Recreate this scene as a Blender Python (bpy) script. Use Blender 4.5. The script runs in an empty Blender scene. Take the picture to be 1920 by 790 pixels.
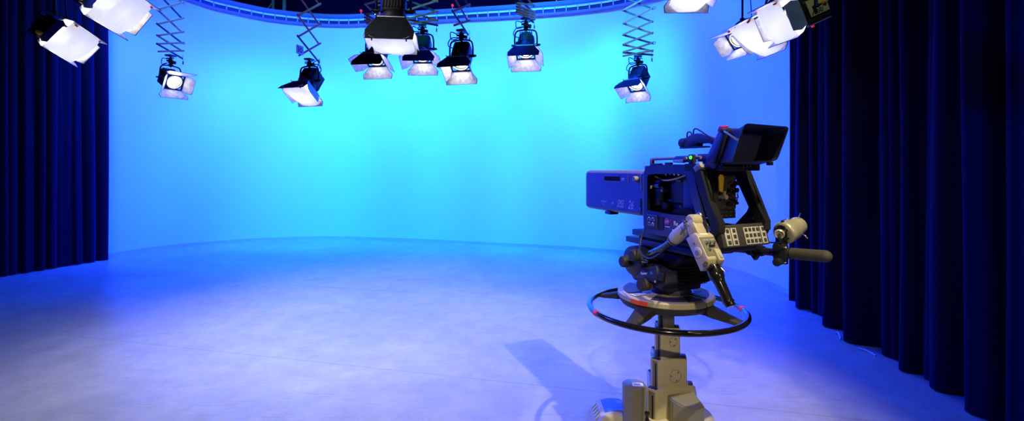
import bpy, bmesh, math, random
from mathutils import Vector, Matrix, noise

random.seed(7)
PI = math.pi
V = Vector
scene = bpy.context.scene
COL = scene.collection

# ------------------------------------------------------------------ camera / projection
F, CX, HY, HC = 880.0, 960.0, 315.0, 1.35


def at(px, py, d):
    return V(((px - CX) / F * d, d, HC + (HY - py) / F * d))


def on_floor(px, py):
    d = HC * F / (py - HY)
    return V(((px - CX) / F * d, d, 0.0))


cam_data = bpy.data.cameras.new('camera')
cam_data.sensor_width = 36.0
cam_data.lens = 36.0 * F / 1920.0
cam_data.shift_y = -(395.0 - HY) / 1920.0
cam_data.clip_start = 0.02
cam = bpy.data.objects.new('camera', cam_data)
cam.location = (0, 0, HC)
cam.rotation_euler = (PI / 2, 0, 0)
COL.objects.link(cam)
scene.camera = cam


# ------------------------------------------------------------------ materials
def mat(name, col, rough=0.5, metal=0.0, spec=0.5, emit=None, estr=0.0, coat=0.0, sheen=0.0, bump=0.0, bscale=60.0, var=0.0):
    m = bpy.data.materials.new(name)
    m.use_nodes = True
    nt = m.node_tree
    b = nt.nodes['Principled BSDF']
    b.inputs['Base Color'].default_value = (*col, 1)
    b.inputs['Roughness'].default_value = rough
    b.inputs['Metallic'].default_value = metal
    b.inputs['Specular IOR Level'].default_value = spec
    b.inputs['Coat Weight'].default_value = coat
    b.inputs['Sheen Weight'].default_value = sheen
    if emit:
        b.inputs['Emission Color'].default_value = (*emit, 1)
        b.inputs['Emission Strength'].default_value = estr
    if bump or var:
        tc = nt.nodes.new('ShaderNodeTexCoord')
        nz = nt.nodes.new('ShaderNodeTexNoise')
        nz.inputs['Scale'].default_value = bscale
        nz.inputs['Detail'].default_value = 5
        nt.links.new(tc.outputs['Object'], nz.inputs['Vector'])
        if bump:
            bp = nt.nodes.new('ShaderNodeBump')
            bp.inputs['Strength'].default_value = bump
            bp.inputs['Distance'].default_value = 0.002
            nt.links.new(nz.outputs['Fac'], bp.inputs['Height'])
            nt.links.new(bp.outputs['Normal'], b.inputs['Normal'])
        if var:
            mr = nt.nodes.new('ShaderNodeMapRange')
            mr.inputs['From Min'].default_value = 0.3
            mr.inputs['From Max'].default_value = 0.7
            mr.inputs['To Min'].default_value = 1 - var
            mr.inputs['To Max'].default_value = 1 + var
            mx = nt.nodes.new('ShaderNodeMix')
            mx.data_type = 'RGBA'
            mx.blend_type = 'MULTIPLY'
            mx.inputs['Factor'].default_value = 1
            mx.inputs['A'].default_value = (*col, 1)
            nt.links.new(nz.outputs['Fac'], mr.inputs['Value'])
            nt.links.new(mr.outputs['Result'], mx.inputs['B'])
            nt.links.new(mx.outputs['Result'], b.inputs['Base Color'])
    return m


M = {}
M['cyc'] = mat('painted_cyclorama', (0.80, 0.80, 0.80), 0.75, spec=0.2, bump=0.06, bscale=3.0)
M['skirt'] = mat('skirting_vinyl', (0.68, 0.58, 0.56), 0.5)
M['darkwall'] = mat('dark_wall_paint', (0.008, 0.006, 0.11), 0.9, spec=0.1)
M['ceil'] = mat('black_ceiling', (0.02, 0.02, 0.022), 0.9, spec=0.1)
M['curtain'] = mat('navy_velvet', (0.007, 0.007, 0.034), 0.95, spec=0.03, sheen=0.4, bump=0.25, bscale=35.0)
M['curtain'].node_tree.nodes['Principled BSDF'].inputs['Sheen Tint'].default_value = (0.08, 0.08, 0.6, 1)
M['curtain'].node_tree.nodes['Principled BSDF'].inputs['Sheen Roughness'].default_value = 0.35
M['lens_grey'] = mat('grey_lens_paint', (0.09, 0.11, 0.34), 0.42, bump=0.1, bscale=300, var=0.05)
M['lens_trim'] = mat('lens_trim_grey', (0.24, 0.22, 0.23), 0.5)
M['cam'] = mat('blue_black_camera_paint', (0.045, 0.048, 0.14), 0.42, bump=0.1, bscale=400)
M['cam2'] = mat('darker_camera_paint', (0.022, 0.022, 0.06), 0.5)
M['black'] = mat('black_plastic', (0.012, 0.012, 0.014), 0.42)
M['matte'] = mat('matte_black', (0.006, 0.006, 0.007), 0.75, spec=0.2)
M['gloss'] = mat('gloss_black_enamel', (0.008, 0.008, 0.009), 0.16, coat=0.3)
M['head'] = mat('navy_black_head_paint', (0.014, 0.015, 0.05), 0.45)
M['rubber'] = mat('brown_black_rubber', (0.035, 0.032, 0.03), 0.6, spec=0.3, bump=0.2, bscale=200)
M['foam'] = mat('grip_foam', (0.055, 0.05, 0.04), 0.7, spec=0.3, bump=0.3, bscale=500)
M['beige'] = mat('beige_enamel', (0.44, 0.38, 0.235), 0.42, bump=0.05, bscale=150, var=0.06)
M['beige2'] = mat('olive_beige_cover', (0.20, 0.185, 0.125), 0.38, var=0.05, bscale=30)
M['beige3'] = mat('pale_base_paint', (0.50, 0.45, 0.34), 0.45)
M['taupe'] = mat('taupe_panel', (0.17, 0.155, 0.115), 0.5)
M['gold'] = mat('cream_gold_metal', (0.55, 0.50, 0.32), 0.30, metal=0.35)
M['chrome'] = mat('chrome', (0.75, 0.75, 0.78), 0.2, metal=1.0)
M['steel'] = mat('dull_steel', (0.35, 0.35, 0.38), 0.35, metal=0.9)
M['white'] = mat('white_print', (0.85, 0.85, 0.85), 0.5)
M['grey_print'] = mat('grey_print', (0.42, 0.42, 0.45), 0.5)
M['dark_print'] = mat('dark_print', (0.02, 0.02, 0.03), 0.5)
M['teal'] = mat('teal_print', (0.05, 0.42, 0.55), 0.5)
M['green_line'] = mat('green_stripe', (0.02, 0.22, 0.16), 0.5)
M['violet'] = mat('violet_sticker', (0.30, 0.03, 0.55), 0.5)
M['magenta'] = mat('magenta_print', (0.55, 0.05, 0.45), 0.5)
M['orange'] = mat('orange_tape', (0.85, 0.10, 0.02), 0.5)
M['red'] = mat('red_tape', (0.80, 0.02, 0.03), 0.5)
M['redglow'] = mat('red_indicator', (0.6, 0.01, 0.02), 0.4, emit=(1, 0.02, 0.05), estr=0.6)
M['yellow'] = mat('yellow_tag', (0.80, 0.48, 0.01), 0.45)
M['led'] = mat('green_led', (0.05, 0.6, 0.05), 0.4, emit=(0.12, 1.0, 0.05), estr=0.9)
M['key'] = mat('pale_key_surround', (0.40, 0.385, 0.31), 0.5)
M['keycap'] = mat('dark_key_cap', (0.03, 0.027, 0.03), 0.5)
M['lamp'] = mat('black_lamp_paint', (0.008, 0.008, 0.008), 0.5, spec=0.15, bump=0.1, bscale=120)
M['lampgreen'] = mat('dark_green_lamp_paint', (0.20, 0.30, 0.15), 0.5)
M['lampblue'] = mat('blue_lamp_trim', (0.04, 0.14, 0.55), 0.45)
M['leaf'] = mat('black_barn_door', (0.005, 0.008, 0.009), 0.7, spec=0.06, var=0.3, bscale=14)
M['leafblue'] = mat('side_leaf_blue_reflection', (0.10, 0.20, 0.45), 0.35, var=0.15, bscale=12)  # backdrop's blue reflection put into the colour of the side doors
M['inner'] = mat('pale_lit_inner_door', (0.80, 0.79, 0.77), 0.45, metal=0.1, var=0.25, bscale=25)  # inner faces of the black doors, coloured pale as if lamp-lit
M['ring'] = mat('worn_bright_ring', (0.75, 0.70, 0.58), 0.35, metal=0.3)
M['lens'] = mat('lit_fresnel_lens', (0.9, 0.9, 0.9), 0.3, emit=(1.0, 0.96, 0.88), estr=18.0)
M['arm'] = mat('rusty_brown_scissor_steel', (0.50, 0.12, 0.045), 0.5, var=0.25, bscale=18)
M['armdark'] = mat('dark_bracket_shaded_arm', (0.035, 0.028, 0.03), 0.5)
M['cable'] = mat('black_cable', (0.012, 0.012, 0.02), 0.4)
M['whitecable'] = mat('white_cable', (0.7, 0.7, 0.72), 0.5)
M['railgreen'] = mat('green_grey_plank', (0.13, 0.19, 0.15), 0.7)
M['railpipe'] = mat('grey_mauve_pipe', (0.30, 0.20, 0.22), 0.55)
M['railwhite'] = mat('white_rail_enamel', (0.85, 0.87, 0.88), 0.35)
M['railcover'] = mat('blue_grey_track_cover', (0.09, 0.10, 0.16), 0.6)
M['raildark'] = mat('dark_rail_channel', (0.012, 0.012, 0.03), 0.6)
M['pole'] = mat('grey_scaffold_tube', (0.42, 0.44, 0.5), 0.4)
M['tag'] = mat('pale_number_tag', (0.45, 0.42, 0.62), 0.5)
M['reflectcyl'] = mat('glass_black', (0.01, 0.01, 0.012), 0.12)


def mk_gel():
    m = bpy.data.materials.new('white_diffusion_sheet')
    m.use_nodes = True
    nt = m.node_tree
    nt.nodes.clear()
    out = nt.nodes.new('ShaderNodeOutputMaterial')
    tr = nt.nodes.new('ShaderNodeBsdfTranslucent')
    tr.inputs['Color'].default_value = (0.85, 0.86, 0.9, 1)
    df = nt.nodes.new('ShaderNodeBsdfDiffuse')
    df.inputs['Color'].default_value = (0.75, 0.76, 0.8, 1)
    tp = nt.nodes.new('ShaderNodeBsdfTransparent')
    tp.inputs['Color'].default_value = (0.85, 0.9, 1.0, 1)
    m1 = nt.nodes.new('ShaderNodeMixShader')
    m1.inputs[0].default_value = 0.4
    m2 = nt.nodes.new('ShaderNodeMixShader')
    m2.inputs[0].default_value = 0.12
    nt.links.new(tr.outputs[0], m1.inputs[1])
    nt.links.new(df.outputs[0], m1.inputs[2])
    nt.links.new(m1.outputs[0], m2.inputs[1])
    nt.links.new(tp.outputs[0], m2.inputs[2])
    nt.links.new(m2.outputs[0], out.inputs[0])
    return m


M['gel'] = mk_gel()


def mk_floor():
    m = bpy.data.materials.new('scuffed_grey_studio_floor')
    m.use_nodes = True
    nt = m.node_tree
    N, L = nt.nodes, nt.links
    b = N['Principled BSDF']
    tc = N.new('ShaderNodeTexCoord')

    def nz(scale, detail, rough=0.55, vec=None):
        n = N.new('ShaderNodeTexNoise')
        n.inputs['Scale'].default_value = scale
        n.inputs['Detail'].default_value = detail
        n.inputs['Roughness'].default_value = rough
        L.new(vec if vec else tc.outputs['Object'], n.inputs['Vector'])
        return n

    def mr(src, a, c, lo, hi):
        n = N.new('ShaderNodeMapRange')
        n.inputs['From Min'].default_value = a
        n.inputs['From Max'].default_value = c
        n.inputs['To Min'].default_value = lo
        n.inputs['To Max'].default_value = hi
        L.new(src, n.inputs['Value'])
        return n.outputs['Result']

    def mul(a, c):
        n = N.new('ShaderNodeMath')
        n.operation = 'MULTIPLY'
        L.new(a, n.inputs[0])
        if isinstance(c, float):
            n.inputs[1].default_value = c
        else:
            L.new(c, n.inputs[1])
        return n.outputs[0]
    big = mr(nz(0.8, 4).outputs['Fac'], 0.3, 0.7, 0.82, 1.12)
    mid = mr(nz(5.0, 7, 0.75).outputs['Fac'], 0.3, 0.7, 0.82, 1.14)
    fine = mr(nz(90.0, 3).outputs['Fac'], 0.3, 0.7, 0.96, 1.04)
    # scratches: stretched noise at two angles
    def scr(ang, sx, sy):
        mp = N.new('ShaderNodeMapping')
        mp.inputs['Rotation'].default_value = (0, 0, ang)
        mp.inputs['Scale'].default_value = (sx, sy, 1)
        L.new(tc.outputs['Object'], mp.inputs['Vector'])
        n = nz(1.0, 4, 0.6, mp.outputs['Vector'])
        return mr(n.outputs['Fac'], 0.60, 0.72, 1.0, 0.76)
    s1 = scr(0.5, 2.0, 60.0)
    s2 = scr(-0.9, 3.0, 75.0)
    fac = mul(mul(mul(big, mid), mul(fine, s1)), s2)
    # sheet seams: straight joints in the floor covering
    sep = N.new('ShaderNodeSeparateXYZ')
    L.new(tc.outputs['Object'], sep.inputs[0])

    def seam(p, q, half):
        dx, dy = q[0] - p[0], q[1] - p[1]
        ln = math.hypot(dx, dy)
        nx, ny = -dy / ln, dx / ln
        c = -(nx * p[0] + ny * p[1])
        a = mul(sep.outputs['X'], nx)
        d = mul(sep.outputs['Y'], ny)
        s = N.new('ShaderNodeMath')
        s.operation = 'ADD'
        L.new(a, s.inputs[0])
        L.new(d, s.inputs[1])
        s2_ = N.new('ShaderNodeMath')
        s2_.operation = 'ADD'
        L.new(s.outputs[0], s2_.inputs[0])
        s2_.inputs[1].default_value = c
        ab = N.new('ShaderNodeMath')
        ab.operation = 'ABSOLUTE'
        L.new(s2_.outputs[0], ab.inputs[0])
        return mr(ab.outputs[0], half * 0.5, half, 0.80, 1.0)
    p, q = on_floor(200, 512), on_floor(1060, 568)
    fac = mul(fac, seam(p, q, 0.011))
    off = V((0.55, -2.0, 0))
    fac = mul(fac, seam(p + off, q + off, 0.008))
    col = N.new('ShaderNodeMix')
    col.data_type = 'RGBA'
    col.blend_type = 'MULTIPLY'
    col.inputs['Factor'].default_value = 1
    col.inputs['A'].default_value = (0.42, 0.42, 0.43, 1)
    L.new(fac, col.inputs['B'])
    L.new(col.outputs['Result'], b.inputs['Base Color'])
    L.new(mr(nz(4.0, 5, 0.65).outputs['Fac'], 0.3, 0.7, 0.28, 0.42), b.inputs['Roughness'])
    b.inputs['Specular IOR Level'].default_value = 0.32
    bp = N.new('ShaderNodeBump')
    bp.inputs['Strength'].default_value = 0.25
    bp.inputs['Distance'].default_value = 0.002
    L.new(nz(26.0, 6, 0.7).outputs['Fac'], bp.inputs['Height'])
    L.new(bp.outputs['Normal'], b.inputs['Normal'])
    return m


M['floor'] = mk_floor()


# ------------------------------------------------------------------ mesh helpers
def link(o, parent=None):
    COL.objects.link(o)
    if parent is not None:
        o.parent = parent
    return o


def empty(name, loc, rz=0.0):
    o = bpy.data.objects.new(name, None)
    o.empty_display_size = 0.1
    o.location = loc
    o.rotation_euler = (0, 0, rz)
    return link(o)


def tag(o, label=None, cat=None, group=None, kind=None):
    if label: o['label'] = label
    if cat: o['category'] = cat
    if group: o['group'] = group
    if kind: o['kind'] = kind
    return o


class B:
    """collects shapes in one bmesh; O is subtracted from every vertex when built"""

    def __init__(s):
        s.bm = bmesh.new()

    def _merge(s, t, mtx=None):
        if mtx is not None:
            bmesh.ops.transform(t, matrix=mtx, verts=t.verts)
        me = bpy.data.meshes.new('tmp')
        t.to_mesh(me)
        t.free()
        s.bm.from_mesh(me)
        bpy.data.meshes.remove(me)
        return s

    def box(s, c, size, rot=None, bev=0.0, seg=2):
        t = bmesh.new()
        bmesh.ops.create_cube(t, size=1.0)
        bmesh.ops.scale(t, vec=V(size), verts=t.verts)
        if bev > 0:
            bmesh.ops.bevel(t, geom=t.edges[:], offset=min(bev, min(size) * 0.48), segments=seg, profile=0.5, affect='EDGES')
        m = Matrix.Translation(V(c))
        if rot is not None:
            m = m @ rot.to_4x4()
        return s._merge(t, m)

    def cyl(s, p0, p1, r0, r1=None, seg=20, bev=0.0):
        p0, p1 = V(p0), V(p1)
        r1 = r0 if r1 is None else r1
        d = p1 - p0
        ln = d.length
        z = d / ln
        prof = [(r0, 0.0), (r1, ln)]
        if bev > 0:
            prof = [(r0 - bev, 0), (r0 - bev * 0.3, bev * 0.3), (r0, bev), (r1, ln - bev), (r1 - bev * 0.3, ln - bev * 0.3), (r1 - bev, ln)]
        return s.lathe(prof, p0, z, seg)

    def lathe(s, prof, origin, axis, seg=24, close=True):
        axis = V(axis).normalized()
        a = axis.orthogonal().normalized()
        b = axis.cross(a)
        origin = V(origin)
        bm = s.bm
        rings = []
        for r, z in prof:
            if r < 1e-6:
                rings.append([bm.verts.new(origin + axis * z)])
            else:
                rings.append([bm.verts.new(origin + axis * z + (a * math.cos(2 * PI * k / seg) + b * math.sin(2 * PI * k / seg)) * r) for k in range(seg)])
        for r0, r1 in zip(rings, rings[1:]):
            for k in range(seg):
                k2 = (k + 1) % seg
                if len(r0) == 1 and len(r1) == 1:
                    continue
                if len(r0) == 1:
                    bm.faces.new((r0[0], r1[k2], r1[k]))
                elif len(r1) == 1:
                    bm.faces.new((r0[k], r0[k2], r1[0]))
                else:
                    bm.faces.new((r0[k], r0[k2], r1[k2], r1[k]))
        if close:
            if len(rings[0]) > 1: bm.faces.new(rings[0][::-1])
            if len(rings[-1]) > 1: bm.faces.new(rings[-1])
        return s

    def torus(s, origin, axis, R, r, seg=64, sub=12, arc=None):
        axis = V(axis).normalized()
        a = axis.orthogonal().normalized()
        if abs(axis.z) > 0.99: a = V((1, 0, 0))
        b = axis.cross(a)
        pts = []
        n = seg
        lo, hi = arc if arc else (0, 2 * PI)
        for k in range(n + (1 if arc else 0)):
            t = lo + (hi - lo) * k / n
            pts.append(V(origin) + (a * math.cos(t) + b * math.sin(t)) * R)
        return s.tube(pts, r, sub, closed=arc is None)

    def tube(s, pts, r, seg=8, closed=False):
        pts = [V(p) for p in pts]
        n = len(pts)
        rs = r if isinstance(r, (list, tuple)) else [r] * n
        bm = s.bm
        rings = []
        prev = None
        for i, p in enumerate(pts):
            if closed:
                t = pts[(i + 1) % n] - pts[i - 1]
            else:
                t = pts[min(i + 1, n - 1)] - pts[max(i - 1, 0)]
            t.normalize()
            if prev is None:
                u = t.orthogonal().normalized()
            else:
                u = (prev - t * prev.dot(t))
                u = u.normalized() if u.length > 1e-6 else t.orthogonal().normalized()
            prev = u
            w = t.cross(u)
            rings.append([bm.verts.new(p + (u * math.cos(2 * PI * k / seg) + w * math.sin(2 * PI * k / seg)) * rs[i]) for k in range(seg)])
        m = n if closed else n - 1
        for i in range(m):
            r0, r1 = rings[i], rings[(i + 1) % n]
            off = 0
            if closed and i == n - 1:
                off = min(range(seg), key=lambda q: (r0[0].co - r1[q].co).length)
            for k in range(seg):
                bm.faces.new((r0[k], r0[(k + 1) % seg], r1[(k + 1 + off) % seg], r1[(k + off) % seg]))
        if not closed:
            bm.faces.new(rings[0][::-1])
            bm.faces.new(rings[-1])
        return s

    def prism(s, pts, vec):
        vec = V(vec)
        bm = s.bm
        a = [bm.verts.new(V(p)) for p in pts]
        b = [bm.verts.new(V(p) + vec) for p in pts]
        n = len(a)
        bm.faces.new(a[::-1])
        bm.faces.new(b)
        for i in range(n):
            bm.faces.new((a[i], a[(i + 1) % n], b[(i + 1) % n], b[i]))
        return s

    def prism_bev(s, pts, vec, bev, seg=2):
        t = B().prism(pts, vec).bm
        bmesh.ops.recalc_face_normals(t, faces=t.faces)
        bmesh.ops.bevel(t, geom=t.edges[:], offset=bev, segments=seg, profile=0.5, affect='EDGES')
        return s._merge(t)

    def frame(s, outer, inner, vec):
        """plate with one hole; outer and inner have the same number of points"""
        vec = V(vec)
        bm = s.bm
        n = len(outer)
        A = [bm.verts.new(V(p)) for p in outer]
        I = [bm.verts.new(V(p)) for p in inner]
        A2 = [bm.verts.new(V(p) + vec) for p in outer]
        I2 = [bm.verts.new(V(p) + vec) for p in inner]
        for i in range(n):
            j = (i + 1) % n
            bm.faces.new((A[i], A[j], I[j], I[i]))
            bm.faces.new((A2[j], A2[i], I2[i], I2[j]))
            bm.faces.new((A[j], A[i], A2[i], A2[j]))
            bm.faces.new((I[i], I[j], I2[j], I2[i]))
        return s

    def grid(s, fn, nu, nv, thick=0.0):
        bm = s.bm
        P = [[V(fn(i / nu, j / nv)) for j in range(nv + 1)] for i in range(nu + 1)]
        top = [[bm.verts.new(p) for p in row] for row in P]
        for i in range(nu):
            for j in range(nv):
                bm.faces.new((top[i][j], top[i + 1][j], top[i + 1][j + 1], top[i][j + 1]))
        if thick:
            bot = []
            for i in range(nu + 1):
                row = []
                for j in range(nv + 1):
                    du = P[min(i + 1, nu)][j] - P[max(i - 1, 0)][j]
                    dv = P[i][min(j + 1, nv)] - P[i][max(j - 1, 0)]
                    nrm = du.cross(dv)
                    nrm = nrm.normalized() if nrm.length > 1e-9 else V((0, 0, 1))
                    row.append(bm.verts.new(P[i][j] - nrm * thick))
                bot.append(row)
            for i in range(nu):
                for j in range(nv):
                    bm.faces.new((bot[i][j + 1], bot[i + 1][j + 1], bot[i + 1][j], bot[i][j]))
            for i in range(nu):
                bm.faces.new((top[i + 1][0], top[i][0], bot[i][0], bot[i + 1][0]))
                bm.faces.new((top[i][nv], top[i + 1][nv], bot[i + 1][nv], bot[i][nv]))
            for j in range(nv):
                bm.faces.new((top[0][j], top[0][j + 1], bot[0][j + 1], bot[0][j]))
                bm.faces.new((top[nu][j + 1], top[nu][j], bot[nu][j], bot[nu][j + 1]))
        return s

    def build(s, name, m, parent=None, origin=(0, 0, 0), angle=38, label=None):
        bm = s.bm
        bmesh.ops.remove_doubles(bm, verts=bm.verts, dist=1e-6)
        bmesh.ops.recalc_face_normals(bm, faces=bm.faces)
        o_ = V(origin)
        if o_.length:
            bmesh.ops.translate(bm, vec=-o_, verts=bm.verts)
        me = bpy.data.meshes.new(name)
        bm.to_mesh(me)
        bm.free()
        me.materials.append(M[m] if isinstance(m, str) else m)
        me.polygons.foreach_set('use_smooth', [True] * len(me.polygons))
        me.set_sharp_from_angle(angle=math.radians(angle))
        o = bpy.data.objects.new(name, me)
        link(o, parent)
        if label: o['label'] = label
        return o


def text(body, size, mtx, m, parent, name='lettering', shear=0.0, extrude=0.0006, sx=1.0, bold=0.0):
    cu = bpy.data.curves.new(name, 'FONT')
    cu.body = body
    cu.size = size
    cu.shear = shear
    cu.extrude = extrude
    cu.offset = bold
    cu.align_x = 'LEFT'
    t = bpy.data.objects.new('tmp_text', cu)
    COL.objects.link(t)
    bpy.context.view_layer.update()
    me = bpy.data.meshes.new_from_object(t.evaluated_get(bpy.context.evaluated_depsgraph_get()))
    COL.objects.unlink(t)
    bpy.data.objects.remove(t)
    me.transform(mtx @ Matrix.Diagonal((sx, 1, 1, 1)))
    me.name = name
    me.materials.clear()
    me.materials.append(M[m])
    o = bpy.data.objects.new(name, me)
    return link(o, parent)


def frame_mtx(o, x, y, z):
    m = Matrix((V(x), V(y), V(z))).transposed().to_4x4()
    m.translation = V(o)
    return m


def spline(pts, n=8, closed=False):
    pts = [V(p) for p in pts]
    out = []
    N_ = len(pts)
    rng = range(N_ if closed else N_ - 1)
    for i in rng:
        if closed:
            p0, p1, p2, p3 = pts[i - 1], pts[i], pts[(i + 1) % N_], pts[(i + 2) % N_]
        else:
            p0, p1, p2, p3 = pts[max(i - 1, 0)], pts[i], pts[i + 1], pts[min(i + 2, N_ - 1)]
        for k in range(n):
            t = k / n
            out.append(0.5 * ((2 * p1) + (p2 - p0) * t + (2 * p0 - 5 * p1 + 4 * p2 - p3) * t * t + (3 * p1 - p0 - 3 * p2 + p3) * t ** 3))
    if not closed: out.append(pts[-1])
    return out


def circle(n=6):
    return [(math.cos(2 * PI * k / n), math.sin(2 * PI * k / n)) for k in range(n)]


def rrect(y0, y1, z0, z1, r, n=3):
    """rounded rectangle outline in (y,z)"""
    out = []
    for cy, cz, a0 in ((y1 - r, z1 - r, 0), (y0 + r, z1 - r, 90), (y0 + r, z0 + r, 180), (y1 - r, z0 + r, 270)):
        for k in range(n + 1):
            a = math.radians(a0 + 90 * k / n)
            out.append((cy + r * math.cos(a), cz + r * math.sin(a)))
    return out


# ================================================================== SETTING
def struct(name, b, m, **k):
    return tag(b.build(name, m, **k), kind='structure')


struct('floor', B().box((-1.9, 3.9, -0.05), (11.4, 14.0, 0.10)), 'floor')
struct('ceiling', B().box((-1.9, 3.9, 5.30), (11.4, 14.0, 0.10)), 'ceil')
struct('wall_far', B().box((-1.9, 10.75, 2.6), (11.2, 0.10, 5.2)), 'darkwall')
struct('wall_left', B().box((-7.45, 3.9, 2.6), (0.10, 13.8, 5.2)), 'darkwall')
struct('wall_right', B().box((3.65, 3.9, 2.6), (0.10, 13.8, 5.2)), 'darkwall')

cyc_pts = [(-6.32, 6.75), (-6.13, 7.07), (-5.86, 7.80), (-5.29, 8.31), (-4.57, 8.73), (-3.65, 8.92), (-2.6, 8.80), (-1.55, 8.55), (-0.56, 8.25),
           (0.36, 7.97), (1.10, 7.72), (1.80, 7.36), (2.38, 6.90), (2.78, 6.30), (2.93, 5.70), (2.95, 5.1), (2.93, 4.6)]
cyc = spline([(x, y, 0) for x, y in cyc_pts], 8)
acc = [0.0]
for a, b in zip(cyc, cyc[1:]):
    acc.append(acc[-1] + (b - a).length)
CL = acc[-1]


def cyc_at(s):
    s = max(0.0, min(CL, s))
    for i in range(len(acc) - 1):
        if s <= acc[i + 1]:
            t = (s - acc[i]) / max(1e-9, acc[i + 1] - acc[i])
            p = cyc[i].lerp(cyc[i + 1], t)
            d = (cyc[i + 1] - cyc[i]).normalized()
            return p, V((d.y, -d.x, 0))     # point, inward normal (towards the camera)
    return cyc[-1], V((-1, 0, 0))


rail_z = [(-6.3, 3.00 + HC), (-5.58, 2.86 + HC), (-5.29, 2.79 + HC), (-4.57, 2.722 + HC), (-3.65, 2.679 + HC), (-3.12, 2.655 + HC), (-2.18, 2.645 + HC),
          (-1.35, 2.615 + HC), (-0.19, 2.565 + HC), (0.77, 2.537 + HC), (1.55, 2.52 + HC), (2.2, 2.53 + HC), (2.8, 2.55 + HC), (3.2, 2.56 + HC)]


def rz_at(x):
    if x <= rail_z[0][0]: return rail_z[0][1]
    for (x0, z0), (x1, z1) in zip(rail_z, rail_z[1:]):
        if x <= x1: return z0 + (z1 - z0) * (x - x0) / (x1 - x0)
    return rail_z[-1][1]


NC = 150


def cyc_fn(u, v):
    p, n = cyc_at(u * CL)
    return V((p.x, p.y, v * (rz_at(p.x) + 0.02)))


struct('wall_back', B().grid(cyc_fn, NC, 8, 0.03), 'cyc', angle=60)


def skirt_fn(u, v):
    p, n = cyc_at(u * CL)
    q = p + n * 0.006
    return V((q.x, q.y, v * 0.052))


struct('baseboard_back', B().grid(skirt_fn, NC, 1, 0.012), 'skirt', angle=60)

# ---- the curved rail on top of the cyclorama
s_a, s_b = 0.6, CL - 0.1
rail = empty('curved_rail', cyc_at(CL / 2)[0] + V((0, 0, rz_at(cyc_at(CL / 2)[0].x))))
tag(rail, 'long curved rail running along the top edge of the blue lit backdrop', 'rail')
RO = rail.location.copy()


def rail_bar(name, z0, z1, d0, d1, m):
    b = B()

    def loop(s):
        p, n = cyc_at(s)
        z = rz_at(p.x)
        return [p + n * d0 + V((0, 0, z + z0)), p + n * d1 + V((0, 0, z + z0)), p + n * d1 + V((0, 0, z + z1)), p + n * d0 + V((0, 0, z + z1))]
    prev = None
    first = None
    for k in range(121):
        vs = [b.bm.verts.new(q) for q in loop(s_a + (s_b - s_a) * k / 120)]
        if prev:
            for i in range(4):
                b.bm.faces.new((prev[i], prev[(i + 1) % 4], vs[(i + 1) % 4], vs[i]))
        else:
            first = vs
        prev = vs
    b.bm.faces.new(first[::-1])
    b.bm.faces.new(prev)
    return b.build(name, m, rail, RO, angle=30)


b = B()
b.tube([cyc_at(s_a + (s_b - s_a) * k / 120)[0] + cyc_at(s_a + (s_b - s_a) * k / 120)[1] * 0.035 + V((0, 0, rz_at(cyc_at(s_a + (s_b - s_a) * k / 120)[0].x) + 0.03)) for k in range(121)], 0.028, 8)
b.build('lower_pipe', 'railpipe', rail, RO)
rail_bar('dark_channel', 0.055, 0.150, 0.0, 0.02, 'raildark')
rail_bar('upper_track', 0.118, 0.150, 0.021, 0.035, 'railwhite')
rail_bar('track_cover', 0.150, 0.190, 0.0, 0.03, 'railcover')
rail_bar('top_plank', 0.190, 0.245, -0.02, 0.03, 'railgreen')

hang_me = None
n_h = 60
for k in range(n_h):
    s = s_a + 0.15 + (s_b - s_a - 0.3) * k / (n_h - 1)
    p, n = cyc_at(s)
    if hang_me is None:
        o = B().box((0, 0, 0.102), (0.020, 0.012, 0.096), bev=0.003).build('track_hanger', 'pole', rail)
        hang_me = o.data
    else:
        o = bpy.data.objects.new('track_hanger', hang_me)
        link(o, rail)
    o.location = p + n * 0.042 + V((0, 0, rz_at(p.x))) - RO
    o.rotation_euler = (0, 0, math.atan2(n.y, n.x) + PI / 2)
knob_me = None
for px in (677, 848, 1042):
    best = min((k for k in range(400)), key=lambda k: abs(CX + F * cyc_at(CL * k / 399)[0].x / cyc_at(CL * k / 399)[0].y - px))
    p, n = cyc_at(CL * best / 399)
    if knob_me is None:
        o = B().cyl((0, 0, 0), (0, 0, 0.05), 0.008, seg=8).lathe([(0.0, 0.045), (0.022, 0.05), (0.026, 0.07), (0.018, 0.09), (0.0, 0.095)], (0, 0, 0), (0, 0, 1), 12).build('red_knob', 'redglow', rail, label='small red knob on the rail top')
        knob_me = o.data
    else:
        o = bpy.data.objects.new('red_knob', knob_me)
        o['label'] = 'small red knob on the rail top'
        link(o, rail)
    o.location = p + V((0, 0, rz_at(p.x) + 0.243)) - RO

# ---- scaffold tubes standing in the dark behind the backdrop
def pole_thing(px, d, r, label, h=5.2):
    p = at(px, 100, d)
    t = empty('scaffold_pole', (p.x, d, 0))
    tag(t, label, 'pole')
    B().cyl((0, 0, 0.0), (0, 0, h), r, seg=14).build('tube', 'pole', t)
    B().cyl((0, 0, 0), (0, 0, 0.012), r * 3, seg=16).build('foot_plate', 'pole', t)
    return t


t = pole_thing(533, 9.75, 0.036, 'brighter vertical tube rising behind the rail, right of a diagonal brace')
t = pole_thing(512, 10.1, 0.030, 'dim vertical tube behind the rail that carries a diagonal brace')
x512 = t.location
B().cyl((0, 0, 4.93), (-0.42, 0.0, 4.35), 0.018, seg=10).cyl((-0.42, 0, 4.35), (0, 0, 4.0), 0.018, seg=10).build('diagonal_brace', 'pole', t)
B().box((-0.06, -0.02, 5.02), (0.26, 0.05, 0.06), bev=0.01).build('clamp', 'black', t)
t = pole_thing(415, 9.6, 0.03, 'leftmost of the vertical tubes behind the curved rail, near the left curtain')


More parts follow.
